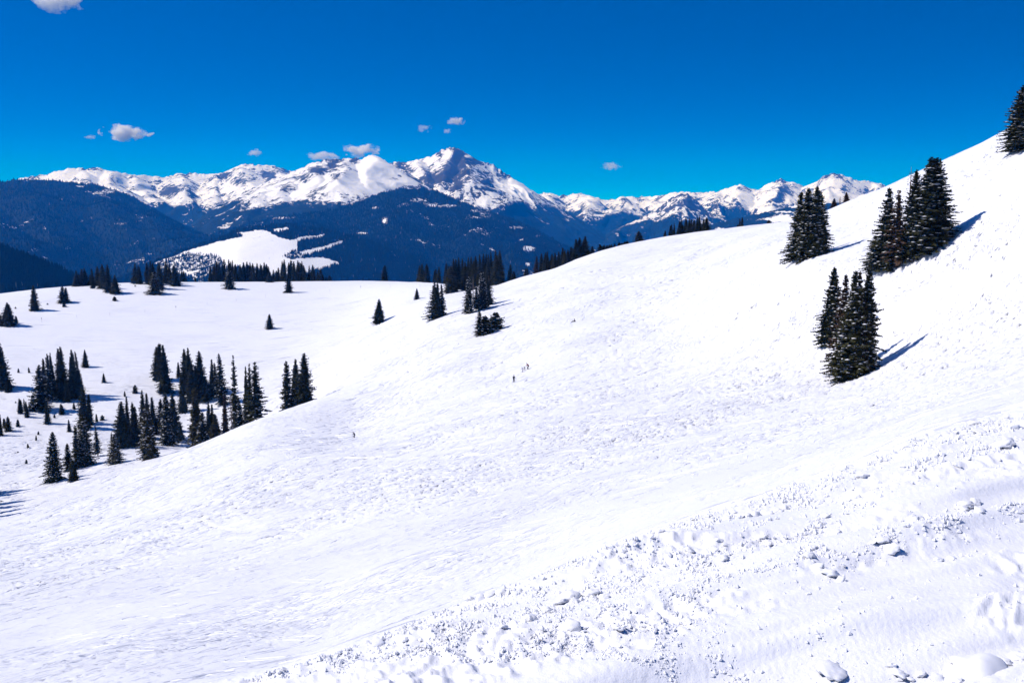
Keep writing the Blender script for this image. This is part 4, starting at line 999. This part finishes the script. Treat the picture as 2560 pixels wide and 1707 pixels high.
# ------------------------------------------------------------------ marker poles
M_POLE = plain('pole_wood', (0.10, 0.08, 0.07), 0.8, 0.3, 10)
M_SIGN = plain('sign_board', (0.06, 0.05, 0.05), 0.6, 0.2, 5)
def pole(i, n, x, yt, yb, sign=False):
    X, Y, Z, r = hit(x, yb)
    h = (yb - yt) * r / FPX
    e = link('marker_pole', None, None, (X, Y, Z))
    vs, fs = tube(Vector((0, 0, -0.3)), Vector((0, 0, h)), 0.045, 0.035, 8)
    fs.append(tuple(range(8, 16)))
    me = bpy.data.meshes.new('shaft'); me.from_pydata([tuple(v) for v in vs], [], fs); me.materials.append(M_POLE); link('shaft', me, e)
    bm = bmesh.new()
    if sign:
        bmesh.ops.create_circle(bm, cap_ends=True, segments=14, radius=0.28)
        g = bmesh.ops.extrude_face_region(bm, geom=bm.faces[:])
        bmesh.ops.translate(bm, verts=[v for v in g['geom'] if isinstance(v, bmesh.types.BMVert)], vec=(0, 0, 0.03))
        bmesh.ops.rotate(bm, verts=bm.verts, cent=(0, 0, 0), matrix=Matrix.Rotation(math.pi / 2, 3, 'X'))
        bmesh.ops.translate(bm, verts=bm.verts, vec=(0, -0.05, h - 0.1)); nm = 'sign_disc'
    else:
        bmesh.ops.create_cone(bm, cap_ends=True, segments=8, radius1=0.07, radius2=0.05, depth=0.08)
        bmesh.ops.translate(bm, verts=bm.verts, vec=(0, 0, h)); nm = 'cap'
    m2 = bpy.data.meshes.new(nm); bm.to_mesh(m2); bm.free(); m2.materials.append(M_SIGN); link(nm, m2, e)
    w = ('leftmost' if i == 0 else 'rightmost' if i == n - 1 else ORD[i] + ' from the left')
    tag(e, 'thin %smarker pole on the flat snow, %s of the line' % ('disc topped ' if sign else '', w), 'pole', 'marker poles across the flat')
PL = [(104.6, 797, 807, True), (192, 788, 795), (274.6, 783, 790), (362.5, 776, 783), (440, 768, 775, True), (518, 757, 765), (591, 748, 755), (664.5, 739, 747), (747, 732, 739), (824.5, 725, 731), (902, 717, 723, True), (975.5, 713, 719), (1050, 711, 717)]
for i, p in enumerate(PL): pole(i, len(PL), p[0], p[1], p[2], len(p) > 3)

# ------------------------------------------------------------------ skiers
M_BLACKC = plain('black_cloth', (0.012, 0.012, 0.016), 0.8); M_REDC = plain('dark_red_cloth', (0.16, 0.012, 0.02), 0.8)
M_PALEC = plain('pale_grey_cloth', (0.50, 0.48, 0.55), 0.8); M_SKIN = plain('skin', (0.45, 0.28, 0.20), 0.5)
M_GLOVE = plain('glove', (0.015, 0.015, 0.018), 0.7); M_BOOT = plain('boot_plastic', (0.03, 0.03, 0.035), 0.35)
M_HELM = plain('helmet_shell', (0.012, 0.012, 0.014), 0.3); M_SKI = plain('ski_base', (0.05, 0.05, 0.06), 0.3); M_POLEM = plain('alloy_pole', (0.12, 0.12, 0.13), 0.3)
M_LENS = plain('goggle_lens', (0.05, 0.03, 0.02), 0.1)

def person(x, ybase, hpx, facing, pose, jacket, trousers, label, poles=True, skis=True, helm=None):
    X, Y, Z, r = hit(x, ybase)
    k = 1.0
    d = 0.8
    gx = float((gz(X + d, Y, False) - gz(X - d, Y, False))[0]) / (2 * d); gy = float((gz(X, Y + d, False) - gz(X, Y - d, False))[0]) / (2 * d)
    ca, sa = math.cos(facing), math.sin(facing)
    # local frame: forward = (sa, ca), right = (ca, -sa)
    def pz(px, py): return gx * (px * ca + py * sa) + gy * (-px * sa + py * ca)
    J = {}; E = []
    if pose == 'stand':
        hip, chest, neck, head, lean = (0, -0.05, 0.92), (0, 0.02, 1.28), (0, 0.05, 1.46), (0, 0.09, 1.64), 0
        knee = lambda s: (s * 0.13, 0.06, 0.50); ank = lambda s: (s * 0.15, -0.04, 0.10)
        elb = lambda s: (s * 0.31, 0.02, 1.10); wri = lambda s: (s * 0.27, 0.24, 1.00)
    elif pose == 'lean':
        hip, chest, neck, head, lean = (0, -0.16, 0.84), (0, 0.10, 1.15), (0, 0.23, 1.29), (0, 0.34, 1.42), 0
        knee = lambda s: (s * 0.14, 0.14, 0.47); ank = lambda s: (s * 0.16, -0.04, 0.10)
        elb = lambda s: (s * 0.32, 0.22, 0.98); wri = lambda s: (s * 0.28, 0.48, 0.92)
    else:   # sitting on the snow, legs forward, propped on the hands
        hip, chest, neck, head, lean = (0, 0.0, 0.13), (0, -0.12, 0.47), (0, -0.13, 0.64), (0, -0.08, 0.82), 0
        knee = lambda s: (s * 0.16, 0.42, 0.30); ank = lambda s: (s * 0.18, 0.80, 0.09)
        elb = lambda s: (s * 0.31, -0.28, 0.36); wri = lambda s: (s * 0.30, -0.42, 0.09)
    pts, rad, seg = [], [], []
    def add(p, rr): pts.append(Vector(p)); rad.append(rr * (1.30 if rr > 0.044 and rr != 0.065 else 1.0)); return len(pts) - 1
    h_ = add(hip, 0.155); w_ = add(((hip[0] + chest[0]) / 2, (hip[1] + chest[1]) / 2, (hip[2] + chest[2]) / 2), 0.15)
    c_ = add(chest, 0.175); n_ = add(neck, 0.065); hd = add(head, 0.105)
    hv = (Vector(head) - Vector(neck)).normalized(); tp = add(tuple(Vector(head) + hv * 0.09), 0.085)
    no = add(tuple(Vector(head) + Vector((0, 0.115, -0.02))), 0.02)
    ed = [(h_, w_, 'j'), (w_, c_, 'j'), (c_, n_, 'j'), (n_, hd, 's'), (hd, tp, 's'), (hd, no, 's')]
    for s in (-1, 1):
        sh = add((chest[0] + s * 0.20, chest[1] + (0.02), chest[2] + 0.10), 0.085); el_ = add(elb(s), 0.062); wr = add(wri(s), 0.045)
        ed += [(c_, sh, 'j'), (sh, el_, 'j'), (el_, wr, 'j')]
        dv = (Vector(wri(s)) - Vector(elb(s))).normalized(); pm = add(tuple(Vector(wri(s)) + dv * 0.075), 0.040); ed.append((wr, pm, 'g'))
        for f in range(4):
            o = Vector((-0.5 + f * 0.33, 0, 0)) * 0.06
            f1 = add(tuple(Vector(wri(s)) + dv * 0.125 + o), 0.010); f2 = add(tuple(Vector(wri(s)) + dv * (0.150 - 0.006 * abs(f - 1.3)) + o + Vector((0, 0, -0.035))), 0.009)
            ed += [(pm, f1, 'g'), (f1, f2, 'g')]
        th = add(tuple(Vector(wri(s)) + dv * 0.075 + Vector((-s * 0.055, 0.0, 0.015))), 0.011); ed.append((pm, th, 'g'))
        hj = add((hip[0] + s * 0.095, hip[1], hip[2] - 0.04), 0.115); kn = add(knee(s), 0.078)
        a = ank(s); an = add((a[0], a[1], a[2] + pz(a[0], a[1])), 0.068); to = add((a[0], a[1] + 0.19, a[2] - 0.035 + pz(a[0], a[1] + 0.19)), 0.05)
        ed += [(h_, hj, 't'), (hj, kn, 't'), (kn, an, 't'), (an, to, 'b')]
    me = bpy.data.meshes.new('body_rig'); me.from_pydata([tuple(p) for p in pts], [(a, b) for a, b, _ in ed], [])
    ob = bpy.data.objects.new('body_rig', me); COL.objects.link(ob)
    md = ob.modifiers.new('skin', 'SKIN'); md.use_smooth_shade = True
    for i, sv_ in enumerate(me.skin_vertices[0].data): sv_.radius = (rad[i], rad[i]); sv_.use_root = (i == 0)
    ss = ob.modifiers.new('sub', 'SUBSURF'); ss.levels = ss.render_levels = 1
    dg = bpy.context.evaluated_depsgraph_get()
    body = bpy.data.meshes.new_from_object(ob.evaluated_get(dg)); body.name = 'body'
    bpy.data.objects.remove(ob); bpy.data.meshes.remove(me)
    mats = {'j': jacket, 's': M_SKIN, 'g': M_GLOVE, 't': trousers, 'b': M_BOOT}; keys = list(mats)
    body.materials.clear()
    for q in keys: body.materials.append(mats[q])
    for p in body.polygons:
        c = p.center; best = None
        for a, b, t in ed:
            pa, pb = pts[a], pts[b]; ab = pb - pa; u = max(0, min(1, (c - pa).dot(ab) / max(ab.length_squared, 1e-9)))
            dd = (c - pa - ab * u).length - (rad[a] * (1 - u) + rad[b] * u)
            if best is None or dd < best[0]: best = (dd, t)
        p.material_index = keys.index(best[1])
    full = {'stand': 1.76, 'lean': 1.55, 'sit': 0.95}[pose]
    sc = (hpx * r / FPX) / full
    e = link('person', None, None, (X, Y, Z)); e.rotation_euler = (0, 0, -facing); e.scale = (sc, sc, sc)
    link('body', body, e)
    bm = bmesh.new(); bmesh.ops.create_icosphere(bm, subdivisions=2, radius=0.150)
    bmesh.ops.delete(bm, geom=[v for v in bm.verts if v.co.z < -0.055 or (v.co.y > 0.07 and v.co.z < 0.03)], context='VERTS')
    bmesh.ops.translate(bm, verts=bm.verts, vec=Vector(head) + hv * 0.05)
    hm = bpy.data.meshes.new('helmet'); bm.to_mesh(hm); bm.free(); hm.materials.append(helm or M_HELM); link('helmet', hm, e)
    gv, gf = tube(Vector(head) + Vector((-0.085, 0.085, 0.035)), Vector(head) + Vector((0.085, 0.085, 0.035)), 0.035, 0.035, 8)
    gm_ = bpy.data.meshes.new('goggles'); gm_.from_pydata([tuple(v) for v in gv], [], gf); gm_.materials.append(M_LENS); link('goggles', gm_, e)
    if skis:
        for s in (-1, 1):
            a = ank(s); vv, ff = [], []
            for i in range(13):
                q = i / 12; yy = -0.75 + 1.62 * q + a[1]; wd = 0.045 * (0.75 + 0.5 * abs(q - 0.5)) * (1 - max(0, q - 0.93) * 9)
                up = 0.9 * max(0, q - 0.88) ** 1.3 + 0.02
                if pose == 'sit': yy = a[1] + 0.15; xx0 = a[0] + (-0.75 + 1.62 * q)
                for sd in (-1, 1):
                    for zz in (0, 0.014):
                        if pose == 'sit': vv.append((xx0 * 0.9, yy + sd * wd, up + zz + pz(xx0 * 0.9, yy) + 0.02 * (s + 1)))
                        else: vv.append((a[0] + sd * wd, yy, up + zz + pz(a[0], yy)))
            for i in range(12):
                b = i * 4
                ff += [(b, b + 4, b + 5, b + 1), (b + 2, b + 3, b + 7, b + 6), (b, b + 2, b + 6, b + 4), (b + 1, b + 5, b + 7, b + 3)]
            sm = bpy.data.meshes.new('ski'); sm.from_pydata(vv, [], ff); sm.materials.append(M_SKI); link('ski', sm, e)
    if poles and pose != 'sit':
        for s in (-1, 1):
            w0 = Vector(wri(s)) + Vector((0, 0.09, 0.06)); tip = Vector((w0.x + s * 0.08, w0.y - 0.22, 0)); tip.z = pz(tip.x, tip.y)
            vv, ff = tube(w0, tip, 0.012, 0.008, 6); tube(w0 + (tip - w0) * 0.93, w0 + (tip - w0) * 0.94, 0.05, 0.05, 8, vv, ff); tube(w0, w0 + (tip - w0) * 0.1, 0.018, 0.018, 6, vv, ff)
            pm_ = bpy.data.meshes.new('ski_pole'); pm_.from_pydata([tuple(v) for v in vv], [], ff); pm_.materials.append(M_POLEM); link('ski_pole', pm_, e)
    tag(e, label, 'person', 'skiers on the slope')
    return e
person(1284.5, 956, 17.5, math.radians(20), 'stand', M_BLACKC, M_BLACKC, 'skier in dark clothes standing upright below the other three skiers')
person(1320, 924.5, 15.5, math.radians(-70), 'lean', M_REDC, M_BLACKC, 'skier in dark red jacket and black trousers leaning forward')
person(1307, 930.5, 12.5, math.radians(-70), 'lean', M_PALEC, M_PALEC, 'skier in pale grey clothes in front of the dark red jacket', helm=M_PALEC)
person(1312, 925.5, 8.6, math.radians(-60), 'lean', M_BLACKC, M_BLACKC, 'small child skier in black between the two leaning skiers', poles=False)
person(1435.5, 804.5, 7.8, math.radians(-95), 'sit', M_BLACKC, M_BLACKC, 'person in dark clothes sitting alone on the upper slope', poles=False)
person(886, 1097, 14.2, math.radians(-72), 'lean', M_BLACKC, M_BLACKC, 'lone skier in black crouching low on the left slope')

# ------------------------------------------------------------------ snow lumps on the track beside the camera (parts of the ground)
def lump(seed, flat=0.8, sub=2, amp=0.42, smooth=False):
    bm = bmesh.new(); bmesh.ops.create_icosphere(bm, subdivisions=sub, radius=1.0)
    rd = np.random.RandomState(seed); off = rd.rand(3) * 50
    for v in bm.verts:
        c = v.co
        n1 = gnoise(np.array([c.x * 1.1 + off[0] + c.z]), np.array([c.y * 1.1 + off[1] - c.z * 0.7]), seed)[0]
        n2 = gnoise(np.array([c.x * 2.7 + off[1] + c.z * 2]), np.array([c.y * 2.7 + off[2]]), seed + 1)[0]
        n3 = gnoise(np.array([c.x * 5.3 + off[2] - c.z * 3]), np.array([c.y * 5.3 + off[0] + c.z * 2]), seed + 2)[0]
        v.co = c * (1 + amp * 1.5 * n1 + amp * 0.9 * n2 + amp * 0.45 * n3)
        v.co.z *= flat
    me = bpy.data.meshes.new('snow_clod'); bm.to_mesh(me); bm.free(); me.materials.append(M_CLOD)
    for p in me.polygons: p.use_smooth = smooth
    return me
CL = [lump(600 + i) for i in range(7)]
CLB = [lump(640 + i, 0.8, 3, 0.30, True) for i in range(5)]
rc_ = random.Random(5)
ex, ey = np.array([p[0] for p in EDGE]), np.array([p[1] for p in EDGE])
def track_point(x, y):
    r = float(on_track(x, y)); az, _ = ray(x, y); az = float(az)
    if not (0.5 < r < 14): return None
    X, Y = r * math.sin(az), r * math.cos(az)
    return X, Y, float(gz(X, Y)[0]), r
def put_clod(x, y, wpx, sq=0.62):
    q = track_point(x, y)
    if q is None: return
    s = 0.44 * wpx * math.hypot(q[3], q[2]) / FPX
    o = link('snow_clod', (CLB if wpx > 24 else CL)[rc_.randrange(5)], ground, (q[0], q[1], q[2] + s * 0.15))
    o.rotation_euler = (rc_.uniform(-.5, .5), rc_.uniform(-.5, .5), rc_.uniform(0, 6.28)); o.scale = (s * rc_.uniform(.8, 1.3), s * rc_.uniform(.8, 1.2), s * sq * rc_.uniform(.8, 1.2))
for (x, y, w) in ((2079, 1700, 70), (1428, 1664, 60), (1428, 1568, 55), (1405, 1580, 40), (1475, 1560, 38), (1885, 1340, 42), (1865, 1350, 34), (1915, 1333, 36), (1940, 1325, 30), (1845, 1352, 26), (1960, 1318, 26),
                  (2291, 1375, 46), (2275, 1385, 36), (2310, 1362, 34), (2414, 1318, 44), (2400, 1328, 30), (2432, 1312, 30), (2221, 1440, 46), (2200, 1432, 34), (2452, 1118, 40), (2530, 1120, 44), (2545, 1108, 40), (2505, 1180, 46), (2520, 1170, 34),
                  (1690, 1408, 30), (1650, 1425, 28), (1790, 1435, 34), (1720, 1460, 28), (2060, 1360, 26), (2140, 1410, 24), (1330, 1640, 40), (1318, 1625, 30), (2250, 1690, 32), (2275, 1692, 26), (2300, 1682, 28), (2345, 1690, 30), (2230, 1680, 24), (2395, 1700, 34), (2510, 1640, 44), (2545, 1625, 40), (2020, 1484, 40), (2040, 1500, 30), (2075, 1510, 34), (2100, 1520, 26), (2375, 1445, 30), (2340, 1452, 26)):
    put_clod(x, y, w)
n_big = 0
while n_big < 235:
    x = rc_.uniform(650, 2560); y = rc_.uniform(1040, 1707); d = y - np.interp(x, ex, ey)
    if d < -4: continue
    row = max(math.exp(-((d - 25) / 45) ** 2), 0.8 * math.exp(-((d - 150 - 30 * math.sin(x / 230)) / 22) ** 2), 0.6 * math.exp(-((d - 265 - 25 * math.sin(x / 170)) / 18) ** 2), 0.5 * (x < 1650))
    if rc_.random() > row: continue
    put_clod(x, y, 9 + 22 * rc_.random() ** 2.2); n_big += 1
# the mound at the lower right
md_ = lump(777, 0.62, 3, 0.16, True); md_.name = 'snow_mound'
q = track_point(2446, 1668); mo = link('snow_mound', md_, ground, (q[0], q[1], q[2] - 0.01)); mo.scale = (0.125, 0.11, 0.11); mo.rotation_euler = (0, 0, 0.6)
# fine rubble: thousands of crumbs, one part
def rubble(count):
    rs = np.random.RandomState(31); base = [(1, 0, 0), (0, 1, 0), (-1, 0, 0), (0, -1, 0), (0, 0, 1), (0, 0, -1)]
    bf = np.array([(0, 1, 4), (1, 2, 4), (2, 3, 4), (3, 0, 4), (1, 0, 5), (2, 1, 5), (3, 2, 5), (0, 3, 5)])
    base = np.array(base, float)
    x = rs.uniform(450, 2620, count * 9); y = rs.uniform(1020, 1760, count * 9); d = y - np.interp(x, ex, ey)
    row = np.maximum.reduce([np.exp(-((d - 30) / 55) ** 2), 0.8 * np.exp(-((d - 150 - 30 * np.sin(x / 230)) / 26) ** 2), 0.7 * np.exp(-((d - 265 - 25 * np.sin(x / 170)) / 22) ** 2), 0.55 * sstep(1900, 1300, x + 0.6 * (1500 - y)), np.full(x.shape, 0.03)])
    row *= 0.10 + 1.1 * sstep(-0.15, 0.35, fbm(x / 120, y / 60, 3, 12))
    ok = (d > -8) & (rs.rand(len(x)) < row)
    x, y = x[ok][:count], y[ok][:count]; n = len(x)
    r = on_track(x, y); az, _ = ray(x, y); X, Y = r * np.sin(az), r * np.cos(az); good = (r > 0.5) & (r < 13)
    X, Y, r = X[good], Y[good], r[good]; n = len(X)
    Z = gz(X, Y)
    sz = np.clip((1.8 + 11.0 * rs.rand(n) ** 4) * r / FPX * 0.62, 0.004, 0.05)
    ang = rs.rand(n) * 6.28; ca, sa = np.cos(ang), np.sin(ang)
    V_ = base[None] * (sz[:, None, None] * rs.uniform(0.6, 1.35, (n, 6, 1)))
    tl = rs.uniform(-0.7, 0.7, n); x0 = V_[..., 0].copy(); V_[..., 0] = x0 + V_[..., 2] * tl[:, None]
    x0, y0 = V_[..., 0].copy(), V_[..., 1].copy()
    V_[..., 0] = x0 * ca[:, None] - y0 * sa[:, None]; V_[..., 1] = x0 * sa[:, None] + y0 * ca[:, None]
    V_ = V_ + np.stack([X, Y, Z + sz * 0.1], -1)[:, None]
    F = (np.arange(n) * 6)[:, None, None] + bf[None]
    o = link('snow_rubble', mesh_np('snow_rubble', V_.reshape(-1, 3), F.reshape(-1, 3), M_CLOD, False), ground); o['kind'] = 'stuff'
rubble(19000)

# ------------------------------------------------------------------ clouds
def cloud_mat(i, dens):
    m = bpy.data.materials.new('cloud_vapour'); m.use_nodes = True; n = m.node_tree; n.nodes.clear()
    out = n.nodes.new('ShaderNodeOutputMaterial'); pv = n.nodes.new('ShaderNodeVolumePrincipled')
    pv.inputs['Color'].default_value = (1.0, 1.0, 1.0, 1); pv.inputs['Anisotropy'].default_value = 0.1
    t = nd(n, 'ShaderNodeTexCoord'); mp = nd(n, 'ShaderNodeMapping'); mp.inputs['Location'].default_value = (i * 3.7, i * 1.3, i * 2.1); mp.inputs['Scale'].default_value = (1.5, 1.0, 0.8)
    n.links.new(t.outputs['Object'], mp.inputs['Vector'])
    nz = noise(n, mp.outputs['Vector'], 1.6, 5, 0.6)
    ln = nd(n, 'ShaderNodeVectorMath'); ln.operation = 'LENGTH'; n.links.new(t.outputs['Object'], ln.inputs[0])
    f = math_n(n, 'SUBTRACT', math_n(n, 'ADD', math_n(n, 'MULTIPLY', nz, 2.2), -0.55), math_n(n, 'MULTIPLY', ln.outputs['Value'], 0.85))
    n.links.new(math_n(n, 'MULTIPLY', ramp(n, f, -0.02, 0.22), dens), pv.inputs['Density'])
    n.links.new(pv.outputs[0], out.inputs['Volume'])
    return m
bm = bmesh.new(); bmesh.ops.create_icosphere(bm, subdivisions=3, radius=1.0)
cloud_base = bpy.data.meshes.new('cloud'); bm.to_mesh(cloud_base); bm.free()
for i, (x, y, w, h, r, dn, lab) in enumerate([
        (138, -4, 130, 60, 9000, 1.6, 'ragged pale cloud at the top left picture corner'),
        (316, 332, 116, 40, 27000, 4.0, 'biggest white cloud over the left mountain ridge'),
        (227, 343, 30, 12, 27000, 1.5, 'tiny cloud wisp left of the biggest white cloud'),
        (638, 382, 44, 20, 30000, 2.5, 'small round cloud above the rounded snow summit'),
        (808, 390, 90, 28, 30000, 2.2, 'low pinkish cloud left of the pyramid peak'),
        (901, 376, 110, 38, 31000, 3.2, 'lumpy cloud right above the white pyramid peak'),
        (1140, 303, 52, 24, 25000, 3.0, 'bright cloud puff highest above the rocky peak'),
        (1118, 328, 28, 16, 25000, 2.2, 'tiny puff just under the bright cloud puff'),
        (1060, 321, 48, 24, 25000, 1.0, 'faint cloud left of the two puffs over the peak'),
        (1527, 416, 60, 26, 36000, 1.6, 'faint cloud over the gap in the right range')]):
    az, t = ray(x, y); az = float(az); t = float(t)
    me = cloud_base.copy(); me.materials.append(cloud_mat(i, dn * 0.0036 * 25000 / r)); o = link('cloud', me, None, (r * math.sin(az), r * math.cos(az), r * t))
    k = r / math.cos(az) / FPX
    o.scale = (w * 0.5 * k, w * 0.4 * k, h * 0.5 * k)
    o.rotation_euler = (0, 0, -az)
    tag(o, lab, 'cloud', 'small clouds')

# ------------------------------------------------------------------ haze: the thin blue mountain air round the whole place
def haze():
    m = bpy.data.materials.new('mountain_air'); m.use_nodes = True
    n = m.node_tree; n.nodes.clear()
    out = n.nodes.new('ShaderNodeOutputMaterial'); pv = n.nodes.new('ShaderNodeVolumePrincipled')
    pv.inputs['Color'].default_value = (0.0, 0.27, 1.0, 1)
    pv.inputs['Absorption Color'].default_value = (1, 1, 1, 1)
    pv.inputs['Density'].default_value = 4.4e-5
    pv.inputs['Anisotropy'].default_value = 0.0
    n.links.new(pv.outputs[0], out.inputs['Volume'])
    a, z0, z1 = 25000.0, -732.0, 880.0
    v = [(x, y, z) for z in (z0, z1) for x, y in ((-a, -a), (a, -a), (a, a), (-a, a))]
    f = [(3, 2, 1, 0), (4, 5, 6, 7), (0, 1, 5, 4), (1, 2, 6, 5), (2, 3, 7, 6), (3, 0, 4, 7)]
    o = link('haze', mesh_np('haze', v, f, m, False))
    tag(o, 'thin blue mountain air filling the whole valley', 'haze', kind='stuff')
haze()
